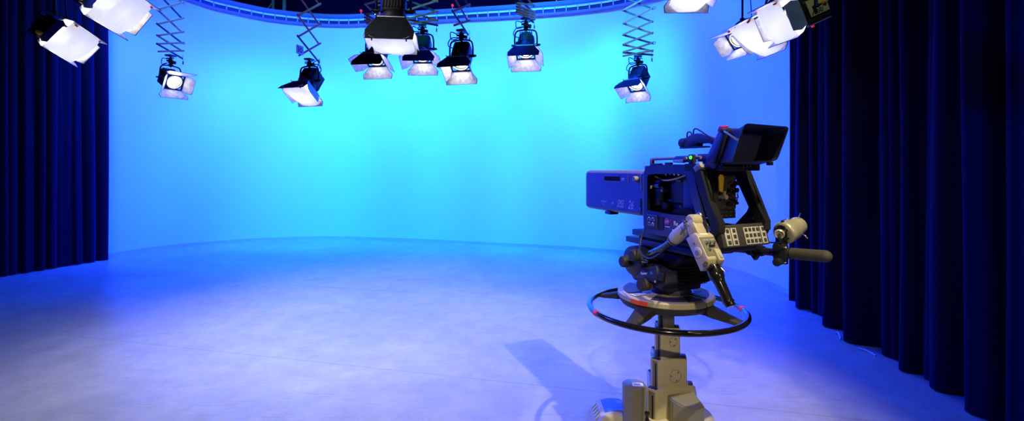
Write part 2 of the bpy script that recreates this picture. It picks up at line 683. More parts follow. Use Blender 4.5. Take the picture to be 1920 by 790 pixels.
# ---- curtains
def curtain(name, path, amp, h, label, seed, gap=0.012, skew=0.0):
    """path: list of (point, fold) ; folds are built as a sum of pleats with their own width"""
    rnd = random.Random(seed)
    pts = path
    nu, nv = len(pts) - 1, 14

    def fn(u, v):
        i = min(int(round(u * nu)), nu)
        p, n, ph = pts[i]
        sway = 0.030 * math.sin(3.1 * v + ph * 1.7) * v + 0.012 * math.sin(6 * v + ph)
        return V((p.x, p.y, gap + v * (h - gap))) + n * (sway)
    b = B().grid(fn, nu, nv, 0.006)
    o = b.build(name, 'curtain', angle=80)
    return tag(o, label, 'curtain')


def pleated(base, folds, lead):
    """base: function s -> (point, normal into the room); folds: list of (s centre, width, depth)"""
    out = []
    s0, s1 = lead
    n = int((s1 - s0) / 0.012)
    for k in range(n + 1):
        s = s0 + (s1 - s0) * k / n
        p, nn = base(s)
        off = 0.0
        ph = 0.0
        wsum = 1e-6
        for c, w, dpt in folds:
            x = (s - c) / w
            if abs(x) < 1.4:
                g = math.exp(-abs(x * 1.75) ** 3.4)
                off = max(off, g * dpt) if g * dpt > off else off + 0.12 * g * dpt
                ph += g * c * 7.0
                wsum += g
        off += 0.010 * math.sin(s * 37.0) + 0.006 * math.sin(s * 71.0 + 1.0)
        out.append((p + nn * off, nn, ph / max(wsum, 0.3)))
    return out


# right curtain: s is the distance from the camera (y); plane slants from x=2.82 (far) to x=2.66 (near)
def right_base(s):
    return V((2.70 + 0.075 * (s - 2.6), s, 0)), V((-1, 0, 0)).normalized()


rfolds = []
for px, w, dp in ((1478, .10, .05), (1497, .12, .09), (1520, .09, .045), (1548, .16, .12), (1592, .16, .15), (1655, .08, .09), (1668, .07, .07), (1696, .10, .12), (1738, .07, .08), (1755, .12, .13),
                  (1828, .16, .16), (1905, .16, .12), (2000, .16, .13), (2120, .15, .12), (2280, .16, .12), (2500, .16, .12)):
    k = (px - CX) / F
    d = 2.60 / k
    for _ in range(6):
        d = (2.70 + 0.075 * (d - 2.6) - dp) / k
    rfolds.append((d - 0.02, w, dp))
rfolds = [(c_, w_, d_ * 1.25) for c_, w_, d_ in rfolds]
curtain('stage_curtain', pleated(right_base, rfolds, (1.30, 4.74)), 0.1, 5.25, 'dark blue velvet curtain hanging in deep folds along the right side of the studio', 3)


def left_base(s):
    # s = 0 at the backdrop edge, grows towards the camera
    p = V((-5.965, 6.86, 0)).lerp(V((-6.43, 5.75, 0)), s / 1.2)
    d = (V((-6.43, 5.75, 0)) - V((-5.965, 6.86, 0))).normalized()
    return p, V((-d.y, d.x, 0)) * (1 if -d.y > 0 else -1)


lfolds = []
rnd = random.Random(11)
s = 0.03
while s < 2.0:
    w = rnd.uniform(0.09, 0.16)
    lfolds.append((s, w, rnd.uniform(0.06, 0.11)))
    s += w * rnd.uniform(0.95, 1.35)
curtain('stage_curtain', pleated(left_base, lfolds, (-0.02, 2.0)), 0.1, 5.25, 'dark blue velvet curtain in soft folds at the left edge of the backdrop', 5)

# white scraps of cable at the hem of the right curtain
def cable_thing(name, pts, r, m, label, cat='cable'):
    o = B().tube(spline(pts, 6), r, 8).build(name, m)
    return tag(o, label, cat)


def fl(px, py, z):
    p = on_floor(px, py)
    p.x -= 0.05
    p.z = z
    return p


cable_thing('loose_cable', [fl(1578, 627, .006), fl(1582, 627, .016), fl(1586, 632, .012), fl(1588, 638, .006)], 0.006, 'whitecable', 'short bent white cable end on the floor at a curtain fold')
cable_thing('loose_cable', [fl(1621, 655, .007), fl(1632, 658, .010), fl(1644, 663, .008), fl(1655, 669, .007)], 0.006, 'whitecable', 'straighter white cable lying under the hem of the right curtain')

# ================================================================== CAMERA PEDESTAL
P0 = V((0.697, 2.10, 0.0))
ped = empty('camera_pedestal', P0 + V((-0.012, 0, 0)))
tag(ped, 'beige telescopic studio camera pedestal with black steering ring standing on the floor', 'pedestal')
RZ = 0.725
B().torus((0, 0, RZ), (0, 0, 1), 0.333, 0.0125, 96, 14).build('steering_ring', 'gloss', ped)
for k, (a, m_, lb) in enumerate(((-2.88, 'red', 'red tape on the ring'), (-0.09, 'red', 'red tape on the ring'))):
    b = B()
    b.tube([V((0.333 * math.cos(a + t), 0.333 * math.sin(a + t), RZ)) for t in (-0.035, -0.018, 0, 0.018, 0.035)], 0.0136, 12)
    b.build('tape_band', m_, ped, label=lb)
for k in range(4):
    a = math.radians(-133 + 90 * k + (2 if k == 1 else 0))
    d = V((math.cos(a), math.sin(a), 0))
    w = V((-d.y, d.x, 0))
    prof = [(0.150, 0.775, 0.737, 0.036), (0.185, 0.772, 0.735, 0.036), (0.215, 0.764, 0.728, 0.034), (0.26, 0.747, 0.722, 0.030), (0.300, 0.735, 0.716, 0.026), (0.329, 0.729, 0.715, 0.022)]
    b = B()
    rings = []
    for r, zt, zb, hw in prof:
        rings.append([b.bm.verts.new(d * r + w * q + V((0, 0, z))) for q, z in ((hw, zt - .006), (hw * .7, zt), (-hw * .7, zt), (-hw, zt - .006), (-hw, zb), (hw, zb))])
    for r0, r1 in zip(rings, rings[1:]):
        for i in range(6):
            b.bm.faces.new((r0[i], r0[(i + 1) % 6], r1[(i + 1) % 6], r1[i]))
    b.bm.faces.new(rings[0])
    b.bm.faces.new(rings[-1][::-1])
    b.build('ring_spoke', 'rubber', ped)
B().lathe([(0.03, 0.735), (0.165, 0.737), (0.190, 0.746), (0.200, 0.760), (0.202, 0.776), (0.03, 0.776)], (0, 0, 0), (0, 0, 1), 64).build('black_dish', 'rubber', ped)
plate = B().lathe([(0.02, 0.774), (0.203, 0.774), (0.207, 0.778), (0.207, 0.794), (0.203, 0.799), (0.196, 0.800), (0.02, 0.800)], (0, 0, 0), (0, 0, 1), 72).build('top_plate', 'beige', ped)
# dark inlays, trim pieces and tape on the top plate
def arc_plate(r0, r1, a0, a1, z0, z1, n=14):
    b = B()
    o, i = [], []
    for k in range(n + 1):
        a = a0 + (a1 - a0) * k / n
        o.append(V((r1 * math.cos(a), r1 * math.sin(a), z0)))
        i.append(V((r0 * math.cos(a), r0 * math.sin(a), z0)))
    return b.prism(o + i[::-1], (0, 0, z1 - z0))


for a0, a1 in ((-2.2, -0.95), (-0.75, 0.45), (0.7, 2.0), (2.3, 3.4)):
    arc_plate(0.118, 0.182, a0, a1, 0.800, 0.8035).build('plate_inlay', 'cam2', plate)
    b = arc_plate(0.1135, 0.118, a0, a1, 0.800, 0.806)
    b.build('inlay_trim', 'steel', plate)
arc_plate(0.2065, 0.2085, -2.62, -2.22, 0.776, 0.795).build('orange_tape', 'orange', plate, label='orange tape on the plate rim')
arc_plate(0.2065, 0.2082, -1.0, -0.72, 0.776, 0.795).build('dark_tape', 'railgreen', plate, label='dark green tape on the plate rim')
arc_plate(0.125, 0.19, -2.75, -2.55, 0.8035, 0.8045).build('paper_label', 'white', plate, label='small white paper label')

# column of telescoping stages: truncated triangles in plan
COLA = math.radians(-76)


def stage_poly(L, s, grow=0.0):
    a = (L + 2 * s) / (2 * math.sqrt(3)) + grow
    bdist = (2 * L + s) / (2 * math.sqrt(3)) + grow
    pts = []
    for k in range(3):
        an = COLA + k * 2 * PI / 3
        n = V((math.cos(an), math.sin(an), 0))
        t = V((-n.y, n.x, 0))
        pts.append(n * a - t * (L / 2))
        pts.append(n * a + t * (L / 2))
    return pts


def corner_frame(L, s, k):
    an = COLA + k * 2 * PI / 3 - PI / 3
    n = V((math.cos(an), math.sin(an), 0))
    return n, V((-n.y, n.x, 0)), (2 * L + s) / (2 * math.sqrt(3))


stages = [(0.050, 0.028, 0.55, 0.74), (0.088, 0.034, 0.46, 0.645), (0.134, 0.040, 0.35, 0.517), (0.180, 0.046, 0.10, 0.398)]
for i, (L, s, z0, z1) in enumerate(stages):
    poly = stage_poly(L, s)
    st = B().prism_bev([p + V((0, 0, z0)) for p in poly], (0, 0, z1 - z0), 0.003).build('column_stage', 'beige', ped)
    for k in range(3):
        n, t, bd = corner_frame(L, s, k)
        c = n * (bd - 0.0005)
        R = Matrix((t, V((0, 0, 1)).cross(t) * -1, V((0, 0, 1)))).transposed()
        bb = B().box(c + V((0, 0, (z0 + z1) / 2 + 0.0)), (s * 0.62, 0.003, (z1 - z0) * 0.93), rot=Matrix((t, n, V((0, 0, 1)))).transposed(), bev=0.001)
        bb.build('guide_slot', 'taupe', st)
        B().box(c + n * 0.001 + t * s * 0.1 + V((0, 0, (z0 + z1) / 2 - 0.005)), (s * 0.12, 0.004, (z1 - z0) * 0.86), rot=Matrix((t, n, V((0, 0, 1)))).transposed()).build('guide_strip', 'matte', st)
        # dark tip cap at the top of each corner
        B().box(n * (bd - 0.012) + V((0, 0, z1 + 0.001)), (s * 0.8, 0.018, 0.006), rot=Matrix((t, n, V((0, 0, 1)))).transposed(), bev=0.001).build('corner_cap', 'cam2', st)
    # round inspection mark on the long face that looks at the viewer
    if i in (1, 2):
        an = COLA
        n = V((math.cos(an), math.sin(an), 0))
        t = V((-n.y, n.x, 0))
        a = (L + 2 * s) / (2 * math.sqrt(3))
        c = n * (a + 0.0002) + t * (0.012 if i == 2 else 0.012) + V((0, 0, z1 - (0.075 if i == 2 else 0.06)))
        r = 0.028 if i == 2 else 0.020
        b = B()
        b.tube([c + t * r * math.cos(2 * PI * k / 24) + V((0, 0, r * math.sin(2 * PI * k / 24))) for k in range(24)], 0.0007, 5, closed=True)
        for aa in (0.9, 3.0, 5.0):
            q = c + t * r * .72 * math.cos(aa) + V((0, 0, r * .72 * math.sin(aa)))
            b.cyl(q - n * .001, q + n * .0015, 0.0028, seg=8)
        b.build('round_cover_seam', 'dark_print', st)
# gearbox-like cover bulging from the lowest stage
n = V((math.cos(COLA), math.sin(COLA), 0))
t = V((-n.y, n.x, 0))
a = (0.180 + 2 * 0.046) / (2 * math.sqrt(3))
base_c = n * a + t * 0.022
pts = []
for q, dep in ((-0.062, 0.0), (-0.062, 0.035), (-0.03, 0.075), (0.02, 0.095), (0.062, 0.085), (0.068, 0.0)):
    pts.append(base_c + t * q + n * dep + V((0, 0, 0.12)))
b = B()
tops = []
bm = b.bm
lo = [bm.verts.new(p) for p in pts]
hi = [bm.verts.new(V((p.x, p.y, 0.378 - 0.030 * ((p - base_c).dot(n) / 0.095) ** 1.5))) for p in pts]
bm.faces.new(lo[::-1])
bm.faces.new(hi)
for i in range(6):
    bm.faces.new((lo[i], lo[(i + 1) % 6], hi[(i + 1) % 6], hi[i]))
bmesh.ops.recalc_face_normals(bm, faces=bm.faces)
bmesh.ops.bevel(bm, geom=bm.edges[:], offset=0.005, segments=2, affect='EDGES')
b.build('front_cover', 'beige2', ped)
# upright pressure cylinder on the left with a paper sticker on its sloped top
cc = at(1194, 760, 1.96)
c = V((cc.x, 1.96, 0)) - V((P0.x, P0.y, 0)) + V((0.014, 0.05, 0))
pts = [(0.052 * math.cos(2 * PI * (k + .5) / 8), 0.052 * math.sin(2 * PI * (k + .5) / 8)) for k in range(8)]
cyli = B().prism_bev([V((c.x + x, c.y + y, 0.12)) for x, y in pts], (0, 0, 0.306), 0.006).build('battery_cover', 'beige2', ped)
st = B().box((c.x + 0.012, c.y - 0.012, 0.427), (0.044, 0.030, 0.0015), rot=Matrix.Rotation(-0.12, 3, 'Z')).build('paper_sticker', 'white', cyli, label='white paper sticker')
text('327', 0.018, Matrix.Translation((c.x - 0.006, c.y - 0.018, 0.4280)) @ Matrix.Rotation(-0.12, 4, 'Z'), 'dark_print', cyli, name='sticker_lettering', extrude=0.0003)
b = B().box((c.x + 0.038, c.y - 0.060, 0.25), (0.03, 0.02, 0.10), bev=0.004)
b.build('bracket', 'beige3', ped)
B().lathe([(0, 0.300), (0.009, 0.300), (0.006, 0.312), (0.006, 0.320), (0.010, 0.326), (0.010, 0.334), (0, 0.338)], (c.x + 0.038, c.y - 0.060, 0), (0, 0, 1), 12).build('bracket_knob', 'black', ped)
# base skirt and three wheel guards with twin castors
B().lathe([(0.05, 0.08), (0.205, 0.08), (0.215, 0.10), (0.215, 0.225), (0.205, 0.250), (0.175, 0.268), (0.05, 0.275)], (0, 0, 0), (0, 0, 1), 48).build('base', 'beige3', ped)
for k in range(3):
    a = math.radians(180 + 120 * k)
    d = V((math.cos(a), math.sin(a), 0))
    w = V((-d.y, d.x, 0))

    def P(r, q, z):
        return d * r + w * q + V((0, 0, z))
    prof = [(0.15, 0.06), (0.15, 0.250), (0.20, 0.280), (0.245, 0.290), (0.29, 0.280), (0.325, 0.24), (0.345, 0.18), (0.352, 0.06)]
    gb = B().prism_bev([P(r, -0.085, z) for r, z in prof], w * 0.17, 0.012).build('wheel_guard', 'beige3', ped)
    # blue tape sits on the top of the guard, vent slots along its shoulder
    B().grid(lambda u, v: P(0.185 + u * 0.095, -0.055 + v * 0.11, 0.2805 + 0.0115 * math.sin(PI * min(1, max(0, 0.15 + u * 0.75)))), 8, 1, 0.002).build('guard_cap', 'lampblue', gb, label='blue cap on the wheel guard')
    sl = B()
    for q in range(5):
        sl.box(P(0.311, -0.05 + q * 0.025, 0.2615), (0.030, 0.010, 0.003), rot=Matrix((d * 0.66 - V((0, 0, 0.75)), w, d * 0.75 + V((0, 0, 0.66)))).transposed().normalized())
    sl.build('vent_slots', 'gold', gb)
    ww = B()
    for q in (-0.03, 0.03):
        ww.cyl(P(0.28, q - 0.014, 0.055), P(0.28, q + 0.014, 0.055), 0.055, seg=24, bev=0.006)
    ww.build('castor', 'rubber', ped)

# ================================================================== LOCAL FRAME OF THE TELEVISION CAMERA  x right, y forward (lens), z above floor
TH = math.radians(23)


def croot(name, x, y, z):
    loc = P0 + Matrix.Rotation(TH, 3, 'Z') @ V((x, y, 0))
    e = empty(name, (loc.x, loc.y, z), TH)
    return e, V((x, y, z))


# ---- pan and tilt head
head, HO = croot('pan_tilt_head', 0, 0, 0.800)
tag(head, 'dark navy pan and tilt head with round knobs bolted on the pedestal top plate', 'camera head')


def hp(b, name, m, parent=None, **k):
    return b.build(name, m, parent or head, HO, **k)


# root parts sit at local origin of the head: vertices are given in the camera frame
hp(B().lathe([(0.0, 0.8006), (0.084, 0.8006), (0.084, 0.808), (0.082, 0.818), (0.080, 0.822), (0.0, 0.822)], (0.01, -0.01, 0), (0, 0, 1), 40), 'mounting_flange', 'cam2')
hp(B().box((0.01, -0.01, 0.848), (0.19, 0.17, 0.058), bev=0.012), 'pan_block', 'head')
hp(B().prism_bev([V((-0.125, y, z)) for y, z in ((0.085, 0.842), (0.105, 0.865), (0.080, 0.905), (0.015, 0.955), (-0.060, 0.940), (-0.115, 0.905), (-0.13, 0.868), (-0.10, 0.842))], (0.255, 0, 0), 0.008), 'tilt_body', 'head')
hp(B().cyl((-0.150, 0.062, 0.934), (0.14, 0.062, 0.934), 0.066, seg=40, bev=0.008), 'tilt_drum', 'head')
hp(B().prism_bev([V((-0.085, y, z)) for y, z in ((0.10, 0.955), (0.06, 1.0025), (-0.20, 1.0025), (-0.205, 0.985), (-0.12, 0.93), (0.0, 0.93))], (0.19, 0, 0), 0.006), 'tilt_cradle', 'matte')
hp(B().prism_bev([V((-0.128, y, z)) for y, z in ((0.060, 0.866), (0.060, 0.880), (0.00, 0.915), (-0.095, 0.940), (-0.105, 0.905), (-0.095, 0.868))], (-0.018, 0, 0), 0.003), 'side_panel', 'cam2')
fin = B()
for q in range(6):
    fin.box((0.02 + 0.0, -0.132 - 0.004, 0.868 + q * 0.013), (0.16, 0.02, 0.006), bev=0.001)
hp(fin, 'cooling_ribs', 'matte')
for (x, y, z, r, ln) in ((-0.148, 0.012, 0.968, 0.027, 0.042), (-0.150, 0.088, 0.928, 0.026, 0.036), (-0.122, -0.025, 0.848, 0.027, 0.052)):
    kb = hp(B().lathe([(0, ln), (r * .8, ln), (r * .95, ln - .004), (r, ln - .010), (r, 0.006), (r * .9, 0.0), (r * .5, 0)], (x, y, z), (-1, 0, 0), 28), 'drag_knob', 'rubber')
    hp(B().lathe([(r * 1.04, 0.004), (r * 1.04, 0.010), (r * .9, 0.010), (r * .9, 0.004)], (x, y, z), (-1, 0, 0), 28, close=False), 'knob_ring', 'steel', kb)
hp(B().box((-0.134, -0.118, 0.900), (0.02, 0.022, 0.034), bev=0.002), 'latch', 'black')
hp(B().cyl((-0.14, -0.094, 0.876), (-0.150, -0.094, 0.876), 0.005, seg=10), 'screw', 'chrome')
hp(B().cyl((-0.14, -0.02, 0.945), (-0.16, -0.045, 0.952), 0.007, seg=10).box((-0.168, -0.052, 0.954), (0.008, 0.03, 0.012), rot=Matrix.Rotation(0.5, 3, 'Z'), bev=0.003), 'lock_lever', 'chrome')
T_LEFT = lambda x, y, z: frame_mtx(V((x, y, z)) - HO, (0, -1, 0), (0, 0, 1), (-1, 0, 0))
tilt = Matrix.Rotation(0.22, 4, 'Z')
text('Vector', 0.016, T_LEFT(-0.1464, 0.004, 0.884) @ tilt, 'white', head, name='head_lettering', shear=0.2)
text('75', 0.016, T_LEFT(-0.1464, -0.058, 0.898) @ tilt, 'teal', head, name='head_lettering')
text('Vinten', 0.014, frame_mtx(V((0.02, -0.1405, 0.822)) - HO, (1, 0, 0), (0, 0, 1), (0, -1, 0)), 'green_line', head, name='head_lettering')

# pan bars
def px_bar(b, name, m, **k): return hp(b, name, m, **k)


bar_l = [V((-0.125, -0.02, 0.968)), V((-0.165, -0.10, 1.000)), V((-0.185, -0.17, 1.030))]
hp(B().tube([V((-0.09, 0.02, 0.955)), V((-0.165, -0.09, 0.995)), V((-0.178, -0.18, 1.035)), V((-0.1856, -0.2278, 1.0612))], 0.014, 14), 'pan_bar', 'gloss')
bar_r = [V((0.13, 0.0, 0.972)), V((0.195, -0.05, 0.990)), V((0.20, -0.20, 1.006)), V((0.20, -0.370, 1.0196))]
pr = hp(B().tube(bar_r, 0.0155, 16), 'pan_bar', 'black')
hp(B().tube([V((0.20, -0.25, 1.0105)), V((0.20, -0.255, 1.011)), V((0.20, -0.315, 1.0165)), V((0.20, -0.325, 1.017))], [0.019, 0.0225, 0.0225, 0.019], 20), 'bar_collar', 'matte', pr)
hp(B().prism_bev([V((0.19, -0.26, 1.0)), V((0.19, -0.31, 1.003)), V((0.19, -0.288, 0.972))], (0.02, 0, 0), 0.003).torus((0.2, -0.285, 1.015), (0, 1, -0.1), 0.024, 0.003, 28, 8), 'bar_clamp', 'black', pr)
g0, g1 = V((0.20, -0.4445, 1.0268)), V((0.20, -0.592, 1.040))
ax = (g1 - g0).normalized()
gl = (g1 - g0).length
hp(B().lathe([(0.0, 0), (0.019, 0.0), (0.0215, 0.003)] + [(0.0215, gl - 0.022)] + [(0.0215 * math.cos(q), gl - 0.022 + 0.022 * math.sin(q)) for q in (0.3, 0.6, 0.9, 1.2, 1.4)] + [(0, gl)], g0, ax, 28), 'foam_grip', 'foam', pr)

# ---- wedge plates and the camera itself
tv, CO = croot('studio_camera', 0, 0, 1.003)
tag(tv, 'large dark broadcast camera with grey box lens and hooded viewfinder mounted on the pedestal', 'video camera')


def cp(b, name, m, parent=None, **k):
    return b.build(name, m, parent or tv, CO, **k)


def TL(x, y, z):
    return frame_mtx(V((x, y, z)) - CO, (0, -1, 0), (0, 0, 1), (-1, 0, 0))


wp = cp(B().prism_bev([V((-0.105, y, z)) for y, z in ((0.165, 1.004), (0.165, 1.030), (-0.26, 1.030), (-0.26, 1.004))], (0.21, 0, 0), 0.003), 'wedge_plate', 'head')
cp(B().prism_bev([V((-0.105, y, z)) for y, z in ((0.118, 1.042), (0.118, 1.068), (-0.30, 1.068), (-0.30, 1.042))], (0.21, 0, 0), 0.003).box((0, -0.08, 1.037), (0.17, 0.34, 0.02)), 'camera_plate', 'head')

# frame: two side plates joined by a floor, a front flange and top bridges
out_l = [(0.006, 1.068), (0.006, 1.330), (-0.012, 1.356), (-0.060, 1.362), (-0.200, 1.364), (-0.268, 1.362), (-0.284, 1.335), (-0.312, 1.235), (-0.336, 1.150), (-0.340, 1.120), (-0.342, 1.068), (-0.19, 1.066)]
in_l = [(-0.016, 1.166), (-0.016, 1.310), (-0.024, 1.321), (-0.070, 1.325), (-0.195, 1.326), (-0.240, 1.322), (-0.252, 1.306), (-0.274, 1.235), (-0.296, 1.176), (-0.290, 1.168), (-0.26, 1.162), (-0.15, 1.160)]
side_l = cp(B().frame([V((-0.127, y, z)) for y, z in out_l], [V((-0.127, y, z)) for y, z in in_l], (0.014, 0, 0)), 'side_frame', 'cam')
# rear handle bar running down the rear corner of each side (visible dark bars)
def handle(xs, name):
    pts = [V((xs, y, z)) for y, z in ((-0.262, 1.362), (-0.300, 1.352), (-0.352, 1.225), (-0.392, 1.145), (-0.390, 1.115), (-0.355, 1.100))]
    b = B()
    poly = [V((xs - 0.016, y, z)) for y, z in ((-0.240, 1.366), (-0.298, 1.366), (-0.322, 1.335), (-0.362, 1.225), (-0.408, 1.150), (-0.408, 1.118), (-0.370, 1.085), (-0.352, 1.100), (-0.372, 1.130), (-0.330, 1.222), (-0.290, 1.318), (-0.276, 1.336), (-0.240, 1.338))]
    b.prism(poly, (0.030, 0, 0))
    return cp(b, name, 'black')


handle(-0.112, 'rear_handle')
# right side: frame seen from inside with a wide triangular foot
out_r = [(0.006, 1.068), (0.006, 1.330), (-0.012, 1.356), (-0.060, 1.362), (-0.200, 1.364), (-0.255, 1.364), (-0.305, 1.355), (-0.325, 1.325), (-0.405, 1.150), (-0.405, 1.120), (-0.375, 1.068), (-0.19, 1.066)]
in_r = [(-0.016, 1.150), (-0.016, 1.310), (-0.024, 1.321), (-0.070, 1.325), (-0.195, 1.330), (-0.225, 1.328), (-0.252, 1.318), (-0.262, 1.300), (-0.320, 1.195), (-0.310, 1.175), (-0.255, 1.120), (-0.15, 1.118)]
side_r = cp(B().frame([V((0.122, y, z)) for y, z in out_r], [V((0.122, y, z)) for y, z in in_r], (0.014, 0, 0)), 'side_frame', 'black')
handle(0.120, 'rear_handle')
cp(B().cyl((0.122, -0.352, 1.155), (0.110, -0.352, 1.155), 0.007, seg=12), 'frame_bolt', 'steel')
cp(B().box((0, -0.16, 1.352), (0.245, 0.22, 0.016), bev=0.004), 'top_deck', 'cam')
cp(B().box((0, -0.185, 1.082), (0.245, 0.36, 0.028), bev=0.004), 'frame_floor', 'cam')
cp(B().box((0, -0.004, 1.118), (0.250, 0.022, 0.10), bev=0.005), 'front_bulkhead', 'cam')
cp(B().box((0, -0.004, 1.343), (0.250, 0.022, 0.034), bev=0.005), 'front_crossbar', 'cam')
# lower side panel with connector box, dark inset, maker's mark
cp(B().prism_bev([V((-0.1275, y, z)) for y, z in ((-0.020, 1.096), (-0.020, 1.150), (-0.085, 1.150), (-0.085, 1.092))], (-0.006, 0, 0), 0.002), 'connector_box', 'cam', side_l)
cb = B()
for y, z in ((-0.040, 1.132), (-0.064, 1.132), (-0.040, 1.110), (-0.064, 1.110)):
    cb.torus((-0.1345, y, z), (1, 0, 0), 0.0075, 0.0022, 16, 6)
cp(cb, 'connector_ring', 'chrome', side_l)
cp(B().box((-0.134, -0.052, 1.121), (0.002, 0.052, 0.046)), 'connector_face', 'cam2', side_l)
cp(B().box((-0.1275, -0.105, 1.119), (0.003, 0.032, 0.054)), 'dark_inset', 'black', side_l)
gv = B()
c = V((-0.1285, -0.140, 1.130))
gv.tube([c + V((0, -0.011 * math.cos(a), 0.011 * math.sin(a))) for a in [0.6 + 0.35 * k for k in range(14)]], 0.0022, 6)
gv.tube([c + V((0, y, z)) for y, z in ((0.002, 0.002), (-0.006, -0.010), (-0.026, 0.010))], 0.0022, 6)
cp(gv, 'maker_mark', 'magenta', side_l)
text('GV', 0.016, TL(-0.1288, -0.133, 1.125), 'white', side_l, name='maker_lettering', sx=0.8)
cp(B().box((-0.128, -0.143, 1.109), (0.002, 0.026, 0.0025)), 'print_line', 'white', side_l)
text('Re', 0.026, TL(-0.1285, -0.180, 1.119), 'white', side_l, name='maker_lettering', sx=0.85)
text('n', 0.026, TL(-0.1285, -0.172, 1.090), 'white', side_l, name='maker_lettering', bold=0.0006)
# lower rear knob with a hex socket
cp(B().lathe([(0, 0.018), (0.006, 0.018), (0.008, 0.010), (0.012, 0.009), (0.014, 0.006), (0.014, 0)], (-0.1275, -0.318, 1.170), (-1, 0, 0), 16), 'frame_knob', 'steel', side_l)
cp(B().box((-0.120, -0.305, 1.352), (0.018, 0.036, 0.024), rot=Matrix.Rotation(-0.6, 3, 'X'), bev=0.002), 'lit_frame_corner', 'beige', side_l, label='frame corner coloured pale as if lit')  # key light on the frame corner, put in as a beige piece

# inner camera body
inner = cp(B().box((-0.004, -0.150, 1.245), (0.130, 0.285, 0.175), bev=0.012, seg=3), 'camera_body', 'cam2')
cp(B().prism_bev([V((-0.069, y, z)) for y, z in ((-0.105, 1.205), (-0.11, 1.318), (-0.255, 1.318), (-0.250, 1.262), (-0.225, 1.205))], (-0.010, 0, 0), 0.004), 'side_door', 'cam2', inner)
cp(B().box((-0.070, -0.225, 1.24), (0.020, 0.10, 0.165), bev=0.008), 'side_cover', 'cam', inner)
cp(B().prism_bev([V((-0.10, y, z)) for y, z in ((-0.13, 1.160), (-0.16, 1.186), (-0.21, 1.190), (-0.26, 1.175), (-0.28, 1.160))], (0.03, 0, 0), 0.005), 'shoulder_pad', 'matte', inner)
con = B()
con.box((-0.085, -0.045, 1.282), (0.035, 0.05, 0.030), bev=0.004).box((-0.088, -0.055, 1.225), (0.030, 0.034, 0.07), bev=0.004)
con.box((-0.08, -0.033, 1.19), (0.04, 0.025, 0.05), bev=0.004)
con.cyl((-0.07, -0.085, 1.258), (-0.108, -0.085, 1.258), 0.014, seg=18).cyl((-0.07, -0.09, 1.19), (-0.10, -0.09, 1.19), 0.016, seg=18)
cp(con, 'lens_connectors', 'black', inner)
cp(B().box((-0.1055, -0.048, 1.272), (0.006, 0.035, 0.012), bev=0.002).box((-0.1, -0.032, 1.288), (0.006, 0.004, 0.02)), 'lens_clip', 'steel', inner)
dots = B()
for q in range(4):
    dots.box((-0.071, -0.086 - q * 0.0135, 1.212), (0.012, 0.007, 0.010), bev=0.001)
cp(dots, 'switch_row', 'key', inner)
cp(B().cyl((-0.108, -0.086, 1.254), (-0.1095, -0.086, 1.254), 0.006, seg=12), 'yellow_dot', 'yellow', inner)
cp(B().cyl((-0.072, -0.120, 1.232), (-0.0765, -0.120, 1.232), 0.0035, seg=10), 'green_lamp', 'led', inner)
rows = B()
for q in range(4):
    rows.cyl((-0.069, -0.10 - q * 0.013, 1.235), (-0.074, -0.10 - q * 0.013, 1.235), 0.0045, seg=10)
cp(rows, 'button_row', 'steel', inner)
cp(B().box((-0.0795, -0.152, 1.296), (0.002, 0.030, 0.010)), 'name_plate', 'steel', inner)
top = B()
for q in range(7):
    top.cyl((-0.06, -0.03 - q * 0.025, 1.330), (-0.082, -0.03 - q * 0.025, 1.326 - 0.002 * (q % 3)), 0.006, seg=10)
top.tube(spline([V((-0.09, -0.02, 1.31)), V((-0.092, -0.08, 1.298)), V((-0.09, -0.15, 1.306)), V((-0.085, -0.21, 1.325))], 6), 0.005, 8)
cp(top, 'top_connectors', 'steel', inner)
cp(B().cyl((-0.07, -0.167, 1.192), (-0.083, -0.167, 1.192), 0.005, seg=10), 'side_screw', 'steel', inner)
# rear panel with connectors, yellow tag
rear = cp(B().box((0.0, -0.302, 1.262), (0.118, 0.035, 0.150), bev=0.008), 'rear_panel', 'rubber')
cp(B().box((-0.002, -0.306, 1.172), (0.105, 0.035, 0.034), bev=0.004), 'rear_terminal', 'black', rear)
rc = B()
rr = random.Random(4)
for q in range(13):
    x, z = rr.uniform(0.0, 0.052), rr.uniform(1.205, 1.310)
    rc.cyl((x, -0.318, z), (x, -0.335, z), rr.uniform(0.004, 0.008), seg=10)
cp(rc, 'rear_connectors', 'black', rear)
sc_ = B()
for q in range(10):
    x, z = rr.uniform(0.0, 0.056), rr.uniform(1.19, 1.320)
    sc_.cyl((x, -0.319, z), (x, -0.3375, z), 0.0026, seg=8)
for q in range(5):
    sc_.cyl((-0.045 + q * 0.022, -0.322, 1.166), (-0.045 + q * 0.022, -0.3255, 1.166), 0.003, seg=8)
    sc_.cyl((-0.045 + q * 0.022, -0.322, 1.180), (-0.045 + q * 0.022, -0.3255, 1.180), 0.0025, seg=8)
cp(sc_, 'rear_screws', 'steel', rear)
cp(B().tube(spline([V((0.0, -0.325, 1.255)), V((0.015, -0.345, 1.24)), V((0.035, -0.345, 1.235)), V((0.045, -0.335, 1.25))], 6), 0.0025, 6), 'rear_cable', 'cable', rear)
cp(B().prism_bev([V((x, -0.345, z)) for x, z in ((-0.058, 1.262), (-0.040, 1.258), (-0.034, 1.312), (-0.040, 1.324), (-0.054, 1.326), (-0.062, 1.316))], (0, 0.006, 0), 0.002), 'yellow_tag', 'yellow', rear, label='yellow tag')
cp(B().cyl((-0.030, -0.318, 1.238), (-0.030, -0.352, 1.240), 0.009, seg=14).cyl((-0.030, -0.34, 1.238), (-0.030, -0.342, 1.262), 0.006, seg=12), 'brass_plug', 'gold', rear, label='brass plug')

